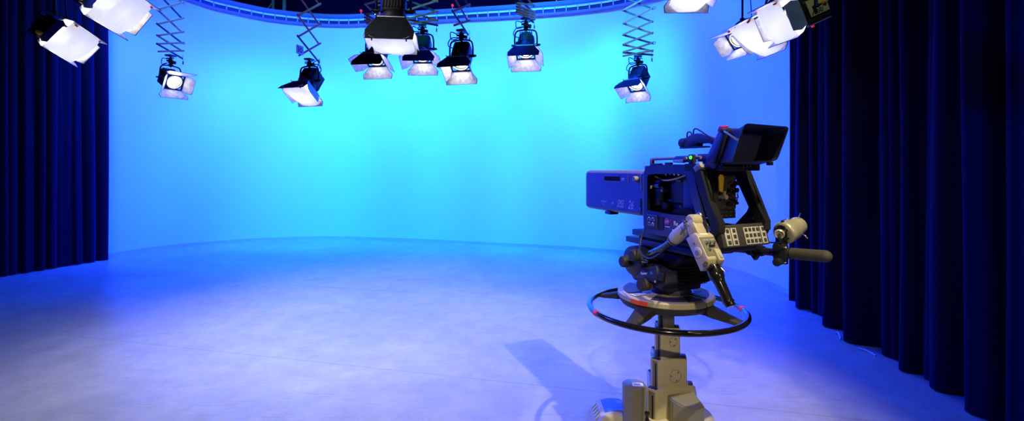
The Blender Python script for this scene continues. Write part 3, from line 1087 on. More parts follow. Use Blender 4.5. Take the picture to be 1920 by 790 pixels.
# key panel below the camera back
pc, pu, pr_, pn = V((0.003, -0.405, 1.103)), V((0, 0.28, 0.96)).normalized(), V((1, 0, 0)), V((0, -0.96, 0.28)).normalized()
RP = Matrix((pr_, pu, pn)).transposed()


def PP(u, v, w=0.0): return pc + pr_ * u + pu * v + pn * w


kp = cp(B().box(PP(0, 0, -0.012), (0.232, 0.082, 0.026), rot=RP, bev=0.003), 'key_panel', 'rubber')
sur = B()
for u0, u1 in ((-0.100, -0.072), (-0.068, -0.040), (-0.004, 0.076), (0.081, 0.107)):
    sur.box(PP((u0 + u1) / 2, -0.004, 0.0012), (u1 - u0, 0.064, 0.003), rot=RP, bev=0.001)
cp(sur, 'key_surround', 'key', kp)
key_me = None
for u in [-0.086, -0.054] + [0.006 + q * 0.020 for q in range(4)] + [0.094]:
    for v in (-0.024, -0.003, 0.018):
        if key_me is None:
            ko = B().box((0, 0, 0.0035), (0.0125, 0.013, 0.003), rot=RP, bev=0.001).build('key', 'keycap', kp)
            key_me = ko.data
        else:
            ko = bpy.data.objects.new('key', key_me)
            link(ko, kp)
        ko.location = PP(u, v, 0.0) - CO + pn * 0.0035 - V((0, 0, 0.0035))
lab = B()
for u in [-0.086, -0.054] + [0.006 + q * 0.020 for q in range(4)] + [0.094]:
    for v in (-0.024, -0.003, 0.018):
        lab.box(PP(u, v, 0.0052), (0.004, 0.004, 0.0006), rot=RP)
for v in (-0.024, -0.003, 0.018):
    lab.box(PP(-0.022, v, 0.0018), (0.006, 0.006, 0.001), rot=RP)
for u in (-0.112, -0.08, -0.05, -0.02, 0.01, 0.03, 0.055, 0.08, 0.112):
    lab.box(PP(u, 0.0355, 0.0018), (0.006, 0.002, 0.001), rot=RP)
cp(lab, 'key_print', 'steel', kp)
cp(B().box((-0.02, -0.36, 1.052), (0.19, 0.07, 0.022), bev=0.003), 'panel_bracket', 'head', kp)

# top carrying handle, tally light
hb = B()
hb.box((-0.105, -0.022, 1.374), (0.016, 0.014, 0.034), bev=0.003)
hb.cyl((-0.105, -0.018, 1.388), (-0.105, -0.30, 1.390), 0.0065, seg=12)
hd = cp(hb, 'top_handle', 'lens_trim')
cp(B().prism_bev([V((-0.115, y, z)) for y, z in ((-0.170, 1.372), (-0.155, 1.384), (-0.175, 1.398), (-0.255, 1.398), (-0.262, 1.372))], (0.03, 0, 0), 0.003), 'handle_block', 'cam', hd)
cp(B().box((-0.118, -0.268, 1.382), (0.012, 0.026, 0.040), bev=0.002), 'tally_block', 'rubber', hd)
cp(B().cyl((-0.124, -0.268, 1.390), (-0.1265, -0.268, 1.390), 0.0075, seg=18), 'tally_light', 'led', hd, label='glowing green tally light')
cp(B().cyl((-0.116, -0.235, 1.386), (-0.122, -0.235, 1.386), 0.007, seg=14), 'handle_screw', 'gold', hd)
cp(B().cyl((-0.115, -0.165, 1.378), (-0.115, -0.225, 1.378), 0.006, 0.009, seg=12), 'handle_lever', 'steel', hd)
cp(B().box((-0.105, -0.05, 1.365), (0.03, 0.05, 0.008), bev=0.002).box((-0.105, -0.125, 1.367), (0.02, 0.03, 0.012), bev=0.003), 'deck_buttons', 'cam2', hd)

# ---- box lens
lens_r = rrect(-0.115, 0.115, 1.133, 1.338, 0.022, 4)
b = B()
rings = []
for y, sc, dz in ((0.024, 1.0, 0), (0.30, 1.0, 0), (0.492, 0.99, 0), (0.505, 0.965, 0), (0.510, 0.93, 0)):
    rings.append([b.bm.verts.new(V((x * sc, y, 1.2355 + (z - 1.2355) * sc))) for x, z in lens_r])
for r0, r1 in zip(rings, rings[1:]):
    for i in range(len(r0)):
        j = (i + 1) % len(r0)
        b.bm.faces.new((r0[i], r0[j], r1[j], r1[i]))
b.bm.faces.new(rings[0])
b.bm.faces.new(rings[-1][::-1])
lens = cp(b, 'box_lens', 'lens_trim', angle=50)
cp(B().prism([V((-0.1151, y, z)) for y, z in rrect(0.030, 0.488, 1.146, 1.324, 0.012, 4)], (-0.0006, 0, 0)), 'side_panel', 'lens_grey', lens, label='blue grey side panel')
cp(B().lathe([(0.0, 0), (0.085, 0.0), (0.09, 0.004), (0.09, 0.012), (0.08, 0.012), (0.076, 0.004), (0.0, 0.002)], (0, 0.508, 1.236), (0, 1, 0), 40), 'front_glass', 'reflectcyl', lens)
cp(B().frame([V((x * 1.04, 0.006, 1.2355 + (z - 1.2355) * 1.04 - 0.004)) for x, z in lens_r], [V((x * 0.8, 0.006, 1.2355 + (z - 1.2355) * 0.8)) for x, z in lens_r], (0, 0.020, 0)).box((-0.113, 0.014, 1.14), (0.012, 0.018, 0.09), bev=0.004), 'rear_flange', 'lens_trim', lens)
X = -0.1158
cp(B().frame([V((X, y, z)) for y, z in ((0.130, 1.275), (0.130, 1.319), (0.335, 1.319), (0.335, 1.275))], [V((X, y, z)) for y, z in ((0.190, 1.283), (0.190, 1.308), (0.322, 1.308), (0.322, 1.283))], (-0.003, 0, 0)), 'grip_surround', 'lens_grey', lens)
cp(B().box((X + 0.0005, 0.256, 1.2955), (0.002, 0.132, 0.025)), 'grip_recess', 'matte', lens)
cp(B().box((X - 0.001, 0.256, 1.2845), (0.005, 0.132, 0.004), bev=0.001), 'grip_lip', 'lens_trim', lens)
text('A17', 0.019, TL(X - 0.0032, 0.182, 1.289), 'white', lens, sx=0.75)
cp(B().box((X - 0.0006, 0.372, 1.296), (0.0015, 0.024, 0.030)), 'violet_sticker', 'violet', lens, label='violet sticker')
cp(B().lathe([(0, 0.020), (0.010, 0.020), (0.0125, 0.016), (0.0125, 0.0), (0.0, 0.0)], (X, 0.068, 1.300), (-1, 0, 0), 20), 'lens_knob', 'beige', lens, label='pale round knob')
text('DIGI', 0.030, TL(X - 0.0006, 0.214, 1.176), 'white', lens, shear=0.35, sx=0.78, bold=0.0005)
text('POWER', 0.0165, TL(X - 0.0006, 0.220, 1.161), 'white', lens, shear=0.35, sx=0.92, bold=0.0002)
text('26', 0.056, TL(X - 0.0006, 0.134, 1.161), 'white', lens, shear=0.35, sx=0.72, bold=0.0006)
text('FUJINON', 0.015, TL(X - 0.0006, 0.352, 1.177), 'white', lens, sx=0.85)
text('Lens', 0.010, TL(X - 0.0006, 0.340, 1.166), 'white', lens, sx=1.0)
text('PF', 0.020, TL(X - 0.0006, 0.264, 1.170), 'white', lens, shear=0.2)
cp(B().box((X - 0.0004, 0.255, 1.1515), (0.001, 0.43, 0.0016)), 'green_stripe', 'green_line', lens)
cp(B().box((X - 0.0004, 0.095, 1.157), (0.001, 0.06, 0.0015)), 'print_line', 'grey_print', lens)
cp(B().box((-0.09, 0.30, 1.127), (0.05, 0.05, 0.016), bev=0.004), 'lens_foot', 'cam', lens)
ls = B().box((X - 0.002, 0.0350, 1.285), (0.006, 0.012, 0.075), bev=0.002)
cp(ls, 'latch_rail', 'lens_trim', lens)
cp(B().box((X - 0.001, 0.040, 1.178), (0.003, 0.020, 0.072), bev=0.001), 'latch_recess', 'black', lens)
cp(B().box((X - 0.004, 0.037, 1.166), (0.006, 0.012, 0.014), bev=0.002), 'latch_button', 'lampblue', lens)

# ---- viewfinder
vf_prof = [(-0.300, 1.345), (-0.318, 1.392), (-0.372, 1.482), (-0.384, 1.494), (-0.420, 1.494), (-0.385, 1.400), (-0.360, 1.345)]
vf = cp(B().prism_bev([V((-0.098, y, z)) for y, z in vf_prof], (0.196, 0, 0), 0.006), 'viewfinder', 'cam')
cp(B().prism_bev([V((-0.104, y, z)) for y, z in ((-0.348, 1.368), (-0.402, 1.484), (-0.420, 1.488), (-0.366, 1.366))], (0.012, 0, 0), 0.003), 'hood_strip', 'rubber', vf)
# hood: open tapering shell
loops_o = [[(-0.088, -0.400, 1.492), (0.088, -0.400, 1.492), (0.088, -0.350, 1.362), (-0.088, -0.350, 1.362)],
           [(-0.094, -0.455, 1.489), (0.094, -0.455, 1.489), (0.094, -0.405, 1.362), (-0.094, -0.405, 1.362)],
           [(-0.106, -0.497, 1.503), (0.106, -0.505, 1.497), (0.104, -0.458, 1.376), (-0.104, -0.440, 1.366)]]


def hood_loop(i, inset):
    P4 = [V(p) for p in loops_o[i]]
    cen = sum(P4, V()) / 4
    P4 = [cen + (p - cen) * (1 - inset) for p in P4]
    out = []
    n = 5
    for k in range(4):
        p, q = P4[k], P4[(k + 1) % 4]
        o_ = P4[k - 1]
        # rounded corner at p
        e0 = (o_ - p).normalized() * 0.018
        e1 = (q - p).normalized() * 0.018
        for j in range(n):
            t_ = j / (n - 1)
            out.append((p + e0).lerp(p, t_).lerp(p.lerp(p + e1, t_), t_))
    return out


b = B()
L_o = [[b.bm.verts.new(p) for p in hood_loop(i, 0.0)] for i in range(3)]
L_i = [[b.bm.verts.new(p) for p in hood_loop(i, 0.05)] for i in range(3)]
nn = len(L_o[0])
for i in range(2):
    for k in range(nn):
        j = (k + 1) % nn
        b.bm.faces.new((L_o[i][k], L_o[i][j], L_o[i + 1][j], L_o[i + 1][k]))
        b.bm.faces.new((L_i[i][j], L_i[i][k], L_i[i + 1][k], L_i[i + 1][j]))
for k in range(nn):
    j = (k + 1) % nn
    b.bm.faces.new((L_o[2][k], L_o[2][j], L_i[2][j], L_i[2][k]))
    b.bm.faces.new((L_o[0][j], L_o[0][k], L_i[0][k], L_i[0][j]))
hood = cp(b, 'sun_hood', 'cam2', vf, angle=50)
cp(B().box((0, -0.378, 1.43), (0.17, 0.006, 0.12), rot=Matrix.Rotation(0.36, 3, 'X'), bev=0.002), 'screen', 'reflectcyl', vf)
cp(B().tube([V((-0.108, -0.408, 1.482)), V((-0.110, -0.42, 1.478)), V((-0.109, -0.468, 1.448)), V((-0.107, -0.474, 1.446))], 0.0035, 8), 'hood_stay', 'steel', vf)
cp(B().box((-0.106, -0.405, 1.482), (0.014, 0.02, 0.016), rot=Matrix.Rotation(0.4, 3, 'X'), bev=0.003), 'stay_block', 'rubber', vf)
cp(B().prism_bev([V((x, y, z)) for x, y, z in ((-0.06, -0.382, 1.492), (-0.088, -0.382, 1.480), (-0.088, -0.392, 1.500), (-0.06, -0.392, 1.503))], (0, 0.022, 0.004), 0.002), 'red_tally', 'red', vf, label='red tally lens')
cp(B().box((0.06, -0.462, 1.366), (0.020, 0.016, 0.014), bev=0.003), 'hood_foot', 'matte', vf)
cp(B().box((0.004, -0.372, 1.352), (0.190, 0.040, 0.026), bev=0.004), 'control_strip', 'black', vf)
cs = B()
for q in range(5):
    cs.cyl((0.00 + q * 0.018, -0.392, 1.355), (0.0 + q * 0.018, -0.402, 1.357), 0.005, seg=12)
cp(cs, 'control_knobs', 'rubber', vf)
cp(B().box((0.0, -0.295, 1.392), (0.03, 0.03, 0.09), bev=0.003).box((0.0, -0.27, 1.375), (0.09, 0.05, 0.02), bev=0.004).box((-0.05, -0.27, 1.39), (0.03, 0.06, 0.03), bev=0.004), 'swivel_post', 'cam', vf)
# counter-balance arm in front of the viewfinder
ar = B()
ar.cyl((-0.02, -0.105, 1.455), (-0.02, -0.150, 1.457), 0.020, seg=22, bev=0.004)
ar.prism_bev([V((-0.038, y, z)) for y, z in ((-0.14, 1.438), (-0.14, 1.472), (-0.175, 1.486), (-0.21, 1.490), (-0.30, 1.462), (-0.33, 1.440), (-0.32, 1.420), (-0.27, 1.448), (-0.21, 1.448), (-0.21, 1.438))], (0.036, 0, 0), 0.004)
ar.box((-0.02, -0.18, 1.434), (0.03, 0.14, 0.006), bev=0.001)
cp(ar, 'balance_arm', 'cam2', vf)
cp(B().cyl((-0.045, -0.315, 1.437), (0.01, -0.315, 1.437), 0.018, seg=20, bev=0.003), 'arm_pivot', 'rubber', vf)
cp(B().tube(spline([V((-0.03, -0.15, 1.462)), V((-0.034, -0.155, 1.494)), V((-0.03, -0.17, 1.496)), V((-0.028, -0.178, 1.474))], 6), 0.003, 8)
   .tube(spline([V((-0.03, -0.185, 1.470)), V((-0.034, -0.19, 1.503)), V((-0.034, -0.21, 1.506)), V((-0.036, -0.27, 1.474)), V((-0.042, -0.33, 1.445))], 6), 0.003, 8), 'arm_cable', 'cable', vf)
cp(B().cyl((-0.046, -0.335, 1.438), (-0.05, -0.335, 1.438), 0.004, seg=8).cyl((-0.039, -0.147, 1.464), (-0.042, -0.147, 1.464), 0.004, seg=8), 'arm_screw', 'chrome', vf)

# ---- zoom control on the left pan bar
J = V((-0.195, -0.355, 1.150))                # knuckle
G = V((-0.20, -0.525, 0.900))                 # end of the grip
zc, ZO = croot('zoom_control', J.x, J.y, 1.06)
tag(zc, 'beige zoom control box with switches and black grip hanging behind the camera side', 'control box')


def zp(b, name, m, parent=None, **k):
    return b.build(name, m, parent or zc, ZO, **k)


axd = (G - J).normalized()                    # down along the box and the grip
side = V((1, 0, 0))
side = (side - axd * side.dot(axd)).normalized()
fac = axd.cross(side).normalized()            # faces up and back to the operator
if fac.y > 0: fac = -fac
RB = Matrix((side, axd, fac)).transposed()


def ZP(u, v, w): return J + side * u + axd * v + fac * w


# beige sleeve on the bar
s0, s1 = V((-0.187, -0.235, 1.066)), J + V((-0.002, 0.018, -0.006))
zp(B().tube([s0, s0.lerp(s1, 0.04), s0.lerp(s1, .3), s0.lerp(s1, .75), s1], [0.018, 0.022, 0.026, 0.023, 0.019], 24), 'sleeve', 'beige3')
zp(B().torus(s0.lerp(s1, 0.12), s1 - s0, 0.0235, 0.0028, 28, 8), 'strap_band', 'black')
zp(B().lathe([(0, -0.020), (0.018, -0.020), (0.024, -0.014), (0.024, 0.020), (0.018, 0.026), (0, 0.026)], J + V((0.0, 0, 0.008)), side, 28).prism_bev([ZP(-0.022, -0.010, -0.024), ZP(-0.022, -0.010, 0.020), ZP(-0.022, 0.060, 0.022), ZP(-0.022, 0.060, -0.026)], side * 0.044, 0.006), 'knuckle', 'beige')
body = zp(B().prism_bev([ZP(-0.036, v, w) for v, w in ((0.045, -0.030), (0.045, 0.016), (0.062, 0.026), (0.150, 0.026), (0.168, 0.006), (0.172, -0.030))], side * 0.074, 0.004), 'control_body', 'beige')
zp(B().box(ZP(0.001, 0.104, 0.0268), (0.066, 0.070, 0.002), rot=RB), 'face_panel', 'taupe', body)
zp(B().box(ZP(0.0, 0.054, 0.0215), (0.036, 0.010, 0.002), rot=RB @ Matrix.Rotation(0.5, 3, 'X')), 'label_strip', 'white', body, label='white label strip')
for (u, v, w_, d_) in ((-0.014, 0.092, 0.006, 0.010), (0.000, 0.092, 0.006, 0.010), (0.020, 0.092, 0.006, 0.010), (-0.012, 0.116, 0.010, 0.006)):
    zp(B().cyl(ZP(u, v, 0.027), ZP(u, v, 0.027 + d_), 0.0035, seg=10).cyl(ZP(u, v, 0.027), ZP(u, v, 0.030), 0.006, seg=12), 'toggle_switch', 'steel', body)
zp(B().box(ZP(0.004, 0.104, 0.030), (0.024, 0.007, 0.006), rot=RB, bev=0.001), 'rocker_switch', 'matte', body)
sp = B()
for u in (-0.017, -0.004, 0.012, 0.022):
    sp.box(ZP(u, 0.080, 0.028), (0.009, 0.003, 0.001), rot=RB)
zp(sp, 'panel_print', 'key', body)
zp(B().prism_bev([ZP(0.002, v, w) for v, w in ((0.112, 0.026), (0.120, 0.037), (0.160, 0.036), (0.168, 0.020))], side * 0.024, 0.003), 'thumb_housing', 'beige', body)
zp(B().box(ZP(0.015, 0.143, 0.036), (0.013, 0.020, 0.008), rot=RB, bev=0.003), 'thumb_rocker', 'key', body, label='white thumb rocker')
zp(B().cyl(ZP(-0.036, 0.112, -0.004), ZP(-0.0395, 0.112, -0.004), 0.019, seg=28, bev=0.001), 'side_cap', 'beige3', body)
zp(B().cyl(ZP(-0.039, 0.112, -0.004), ZP(-0.041, 0.112, -0.004), 0.009, seg=20).cyl(ZP(-0.036, 0.078, 0.0), ZP(-0.0385, 0.078, 0.0), 0.005, seg=12), 'side_cap_screw', 'lens_trim', body)
zp(B().cyl(ZP(-0.034, 0.158, 0.006), ZP(-0.040, 0.160, 0.012), 0.008, seg=14).cyl(ZP(-0.020, 0.166, 0.012), ZP(-0.020, 0.176, 0.018), 0.007, seg=14), 'socket', 'black', body)
zp(B().cyl(ZP(-0.024, 0.004, 0.0), ZP(-0.046, 0.004, 0.0), 0.005, seg=12).tube([ZP(-0.044, 0.0, 0.016), ZP(-0.044, 0.004, 0.0), ZP(-0.044, 0.010, -0.014)], 0.0035, 8).tube([ZP(-0.038, 0.020, -0.005), ZP(-0.046, 0.0, 0.004), ZP(-0.052, -0.012, 0.010)], 0.003, 8), 'wing_screw', 'chrome', body)
zp(B().tube(spline([ZP(0.020, 0.050, 0.020), ZP(0.026, 0.030, 0.030), ZP(0.026, 0.010, 0.024), ZP(0.018, -0.02, 0.0), ZP(0.05, -0.02, -0.05)], 6), 0.004, 8), 'cable_plug', 'cable', body)
grip = zp(B().tube([ZP(0.004, 0.165, -0.008), ZP(0.004, 0.19, -0.008), ZP(0.004, 0.205, -0.008), ZP(0.004, 0.212, -0.008), ZP(0.004, 0.225, -0.008), ZP(0.004, 0.30, -0.008), ZP(0.004, 0.306, -0.008)], [0.022, 0.026, 0.025, 0.021, 0.019, 0.0165, 0.014], 24), 'grip', 'gloss')
zp(B().lathe([(0.0175, 0.0), (0.0195, 0.001), (0.0195, 0.006), (0.0175, 0.007)], ZP(0.004, 0.286, -0.008), axd, 24, close=False).box(ZP(0.016, 0.185, 0.014), (0.008, 0.020, 0.010), rot=RB, bev=0.003), 'grip_ring', 'gloss', grip)
zp(B().cyl(ZP(0.010, 0.180, 0.018), ZP(0.016, 0.196, 0.021), 0.004, seg=10), 'grip_pin', 'chrome', grip)
# cable looping from the sleeve towards the lens side
zp(B().tube(spline([V((-0.1335, -0.012, 1.088)), V((-0.160, -0.015, 1.04)), V((-0.19, -0.05, 1.000)), V((-0.215, -0.13, 0.985)), V((-0.222, -0.20, 1.012)), V((-0.21, -0.238, 1.055))], 8), 0.0035, 8), 'control_cable', 'cable')

# ---- focus control on the right pan bar
fz, FO = croot('focus_control', 0.20, -0.42, 1.0245)
tag(fz, 'cream cylindrical focus control on a black bracket clamped to the right pan bar', 'control unit')


def fp(b, name, m, parent=None, **k):
    return b.build(name, m, parent or fz, FO, **k)


ROTL = Matrix.Rotation(-TH, 3, 'Z')
fa = (ROTL @ V((0.80, 0.42, 0.24))).normalized()       # barrel axis
C0 = V((0.193, -0.412, 1.098))
fu = (V((0, 0, 1)) - fa * fa.z).normalized()
fs = fa.cross(fu)
barrel = fp(B().lathe([(0, 0), (0.036, 0.0), (0.042, 0.004), (0.044, 0.010), (0.044, 0.030), (0.042, 0.033), (0.042, 0.062), (0.038, 0.065), (0.038, 0.070), (0.034, 0.074), (0.0, 0.074)], C0, fa, 44), 'barrel', 'gold')
wheel = fp(B().lathe([(0.030, 0.072), (0.033, 0.073), (0.0345, 0.080), (0.0345, 0.098), (0.032, 0.108), (0.029, 0.110), (0.026, 0.104), (0.0, 0.102)], C0, fa, 40), 'turn_wheel', 'gold')
for an in (1.2, 3.4, 5.3):
    dr = fu * math.sin(an) + fs * math.cos(an)
    fp(B().cyl(C0 + fa * 0.092 + dr * 0.030, C0 + fa * 0.100 + dr * 0.058, 0.0032, seg=10, bev=0.001), 'spoke_pin', 'chrome', wheel)
wb = B()
for an, q in ((1.3, .045), (0.9, .052), (0.6, 0.046), (1.0, 0.040), (1.6, .055)):
    dr = fu * math.sin(an) - fs * math.cos(an)
    wb.cyl(C0 + fa * q + dr * 0.040, C0 + fa * q + dr * 0.0435, 0.006, seg=10)
fp(wb, 'scale_window', 'black', barrel)
hb = B()
for an, rr_ in ((0.7, 0.026), (1.2, 0.031), (1.9, 0.028), (5.6, 0.026), (2.6, .03)):
    dr = fu * math.sin(an) + fs * math.cos(an)
    hb.cyl(C0 + dr * rr_ + fa * .001, C0 + dr * rr_ - fa * 0.0015, 0.0035, seg=10)
hb.cyl(C0 + fu * 0.043 + fa * 0.012, C0 + fu * 0.050 + fa * 0.012, 0.006, seg=10)
fp(hb, 'face_screws', 'black', barrel)
br_n = fa.copy()
br_n.z = 0
br_n.normalize()
br_s = V((0, 0, 1)).cross(br_n)
poly = []
for k in range(9):
    a = PI * k / 8
    poly.append(C0 - br_n * 0.012 + br_s * 0.021 * math.cos(a) + V((0, 0, 0.012 + 0.021 * math.sin(a))))
base_p = C0 - br_n * 0.012
poly += [base_p - br_s * 0.024 + V((0, 0, -0.060)), base_p - br_s * 0.020 + V((0, 0, -0.100)), base_p + br_s * 0.020 + V((0, 0, -0.100)), base_p + br_s * 0.024 + V((0, 0, -0.060))]
fp(B().prism_bev(poly, br_n * 0.010, 0.003), 'bracket', 'gloss')
fp(B().lathe([(0, 0), (0.020, 0.0), (0.022, 0.004), (0.022, 0.066), (0.020, 0.070), (0, 0.070)], V((0.2, -0.3725, 1.0202)), V((0, -1, 0.09)), 24), 'clamp', 'black')
for z_, q in ((1.052, 0.0), (0.994, 0.004)):
    cn = base_p - br_n * 0.022
    cn.z = z_
    fp(B().cyl(cn + br_n * 0.02, cn - br_n * 0.020 - br_s * 0.010, 0.013, 0.015, seg=20, bev=0.002), 'clamp_knob', 'black')
    cn2 = base_p - br_s * 0.0 - br_n * 0.004
    cn2.z = z_ - 0.004
    fp(B().lathe([(0, 0), (0.005, 0.001), (0.0065, 0.004), (0.005, 0.008), (0, 0.010)], cn2 + br_s * (-0.018), -br_n * 0.6 - br_s, 14), 'bolt', 'chrome')
cn = base_p.copy()
fp(B().box((base_p.x, base_p.y, 1.022), (0.020, 0.05, 0.075), rot=Matrix((br_n, br_s, V((0, 0, 1)))).transposed(), bev=0.004), 'clamp_block', 'black')
pl = C0 - br_n * 0.014 + V((0, 0, 0.010))
fp(B().lathe([(0, 0), (0.008, 0.0), (0.009, 0.024), (0.015, 0.030), (0.017, 0.036), (0.017, 0.052), (0.0145, 0.055), (0.0125, 0.053), (0.012, 0.048), (0, 0.048)], pl, (-br_n * 0.9 - br_s * 0.5 + V((0, 0, -0.12))), 26), 'cable_connector', 'gold', label='cream cable connector')
pe = pl + (-br_n * 0.9 - br_s * 0.5 + V((0, 0, -0.12))).normalized() * 0.050
fp(B().tube(spline([pe, pe + V((-0.006, -0.006, -0.016)), V((0.158, -0.432, 1.068)), V((0.168, -0.36, 1.058)), V((0.170, -0.27, 1.034)), V((0.168, -0.196, 0.992)), V((0.164, -0.15, 0.990)), V((0.160, -0.10, 1.004))], 8), [0.006] * 12 + [0.0032] * 45, 8), 'control_cable', 'cable')

# ================================================================== LAMPS AND SCISSOR HANGERS
CEIL = 5.25


def spotlight(pivot, aim, size, label, group, gel=None, hang=None, housing='box', leaf=(45, 45, 35, 35), roll=0.0, green=False, cside=None, leaflen=1.0):
    """pivot: world point in the middle of the housing; aim: beam direction; hang: z of the suspension point above"""
    f = V(aim).normalized()
    r = f.cross(V((0, 0, 1))).normalized()
    u = r.cross(f)
    if roll:
        q = Matrix.Rotation(roll, 3, f)
        r, u = q @ r, q @ u
    pv = V(pivot)
    sz = size
    root = empty('studio_spotlight', pv)
    tag(root, label, 'spotlight', group)
    RM = Matrix((r, f, u)).transposed()

    def W(x, y, z): return pv + (r * x + f * y + u * z) * sz

    def part(b, name, m, parent=root, **k): return b.build(name, m, parent, pv, **k)
    if housing == 'drum':
        h = B()
        prof = [(0.0, -0.20), (0.045, -0.195), (0.085, -0.17), (0.108, -0.13), (0.115, -0.08), (0.115, 0.10), (0.125, 0.105), (0.125, 0.125), (0.10, 0.125), (0.10, 0.10), (0.0, 0.09)]
        h.lathe([(a * sz, c * sz) for a, c in prof], pv, f, 28)
        h.box(W(0, -0.02, -0.115), (0.14 * sz, 0.20 * sz, 0.07 * sz), rot=RM, bev=0.01 * sz)
    else:
        h = B()
        h.box(W(0, -0.045, 0.0), (0.215 * sz, 0.27 * sz, 0.22 * sz), rot=RM, bev=0.045 * sz, seg=3)
        h.box(W(0, -0.05, -0.11), (0.19 * sz, 0.25 * sz, 0.06 * sz), rot=RM, bev=0.012 * sz)
        h.lathe([(0.0, 0.06 * sz), (0.115 * sz, 0.06 * sz), (0.128 * sz, 0.09 * sz), (0.128 * sz, 0.125 * sz), (0.10 * sz, 0.125 * sz), (0.10 * sz, 0.10 * sz), (0.0, 0.09 * sz)], pv, f, 28)
    hs = part(h, 'housing', 'lamp')
    # cooling fins as raised plates on top and back
    fb = B()
    for q in range(7):
        fb.box(W(-0.075 + q * 0.025, -0.06, 0.113), (0.008 * sz, 0.17 * sz, 0.014 * sz), rot=RM)
        fb.box(W(-0.075 + q * 0.025, -0.182, 0.0), (0.008 * sz, 0.012 * sz, 0.14 * sz), rot=RM)
    part(fb, 'cooling_fins', 'lamp', hs)
    part(B().lathe([(0.0, 0.0), (0.05 * sz, 0.008 * sz), (0.085 * sz, 0.0), (0.097 * sz, -0.006 * sz), (0.0, -0.006 * sz)], W(0, 0.105, 0), f, 24), 'lens', 'lens', hs, label='lit lens')
    part(B().torus(W(0, 0.126, 0), f, 0.108 * sz, 0.009 * sz, 32, 8), 'lens_ring', 'ring', hs)
    if green:
        sd = 1 if f.x > 0 else -1
        pm = 'lampgreen' if green == 'arri' else 'lamp'
        b = B().box(W(0.112 * sd, -0.05, 0.0), (0.006 * sz, 0.22 * sz, 0.16 * sz), rot=RM, bev=0.002)
        sp_ = part(b, 'side_plate', pm, hs, label='green side plate' if green == 'arri' else None)
        if green == 'arri':
            tx = frame_mtx(W(-0.1165, 0.045, -0.068) - pv, -f, u, -r)
            text('ARRI', 0.062 * sz, tx, 'dark_print', sp_, name='side_lettering', shear=0.3, bold=0.001)
        else:
            for q in (-0.10, -0.01):
                part(B().box(W(0.1160 * sd, q, 0.055), (0.002, 0.055 * sz, 0.012 * sz), rot=RM), 'yellow_stripe', 'yellow', sp_, label='yellow stripe')
        part(B().lathe([(0, 0), (0.030 * sz, 0.0), (0.024 * sz, 0.04 * sz), (0.012 * sz, 0.06 * sz), (0, 0.062 * sz)], W(0.115 * sd, -0.12 if sd < 0 else 0.06, 0.02 if sd < 0 else -0.09), (r * sd + f * (0.0 if sd < 0 else 0.9)), 18), 'focus_knob', 'yellow', hs, label='yellow focus knob')
        part(B().box(W(0, -0.04, -0.150), (0.20 * sz, 0.25 * sz, 0.012 * sz), rot=RM, bev=0.004), 'bottom_tray', 'lampblue', hs)
        part(B().cyl(W(-0.05, 0.02, -0.155), W(-0.05, 0.02, -0.175), 0.014 * sz, seg=12), 'red_button', 'redglow', hs, label='red button')
    else:
        part(B().box(W(0.112, 0.03, -0.02), (0.03 * sz, 0.05 * sz, 0.06 * sz), rot=RM, bev=0.006).lathe([(0, 0), (0.022 * sz, 0), (0.018 * sz, 0.025 * sz), (0, 0.03 * sz)], W(0.115, -0.05, 0.0), r, 14), 'side_fitting', 'cam2', hs)
    # barn door carrier and leaves
    a = 0.128
    fr = B()
    sq = [(-a, -a), (a, -a), (a, a), (-a, a)]
    fr.frame([W(x, 0.128, z) for x, z in sq], [W(x * 0.85, 0.128, z * 0.85) for x, z in sq], f * 0.012 * sz)
    part(fr, 'door_carrier', 'lamp')
    tips = []
    for k, (dx, dz) in enumerate(((0, 1), (0, -1), (-1, 0), (1, 0))):
        ang = math.radians(leaf[k])
        n_ = r * dx + u * dz                      # outward
        t_ = r * dz - u * dx                      # along the hinge
        hinge = W(0, 0.140, 0) + n_ * a * sz
        dirv = (f * math.cos(ang) + n_ * math.sin(ang)).normalized()
        ln = (0.22, 0.165, 0.18, 0.18)[k] * sz * leaflen
        hw = a * sz
        if k < 2:
            sh = [(-hw * .97, 0), (hw * .97, 0), (hw * 1.62, ln * 0.62), (hw * 1.55, ln), (-hw * 1.55, ln), (-hw * 1.62, ln * 0.62)]
        else:
            sh = [(-hw * .93, 0), (hw * .93, 0), (hw * 1.15, ln * 0.45), (hw * 0.95, ln), (-hw * 0.95, ln), (-hw * 1.15, ln * 0.45)]
        nrm = t_.cross(dirv).normalized()
        pts = [hinge + t_ * p + dirv * q for p, q in sh]
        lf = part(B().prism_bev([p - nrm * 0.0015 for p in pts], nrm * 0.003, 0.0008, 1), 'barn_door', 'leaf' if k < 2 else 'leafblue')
        if (nrm.dot(n_) > 0): inn = -nrm
        else: inn = nrm
        part(B().prism([hinge + (p - hinge) * 0.97 + dirv * 0.002 + inn * 0.0018 for p in pts], inn * 0.0008), 'lit_door_face', 'inner', lf, label='inner door face coloured pale as if lit')
        part(B().cyl(hinge - t_ * hw * .9, hinge + t_ * hw * .9, 0.006 * sz, seg=8).cyl(hinge + t_ * hw * 1.0, hinge + t_ * hw * 1.0 + n_ * 0.03 * sz, 0.005 * sz, seg=8), 'hinge', 'steel', lf)
        tips.append((hinge + dirv * ln, t_, hw))
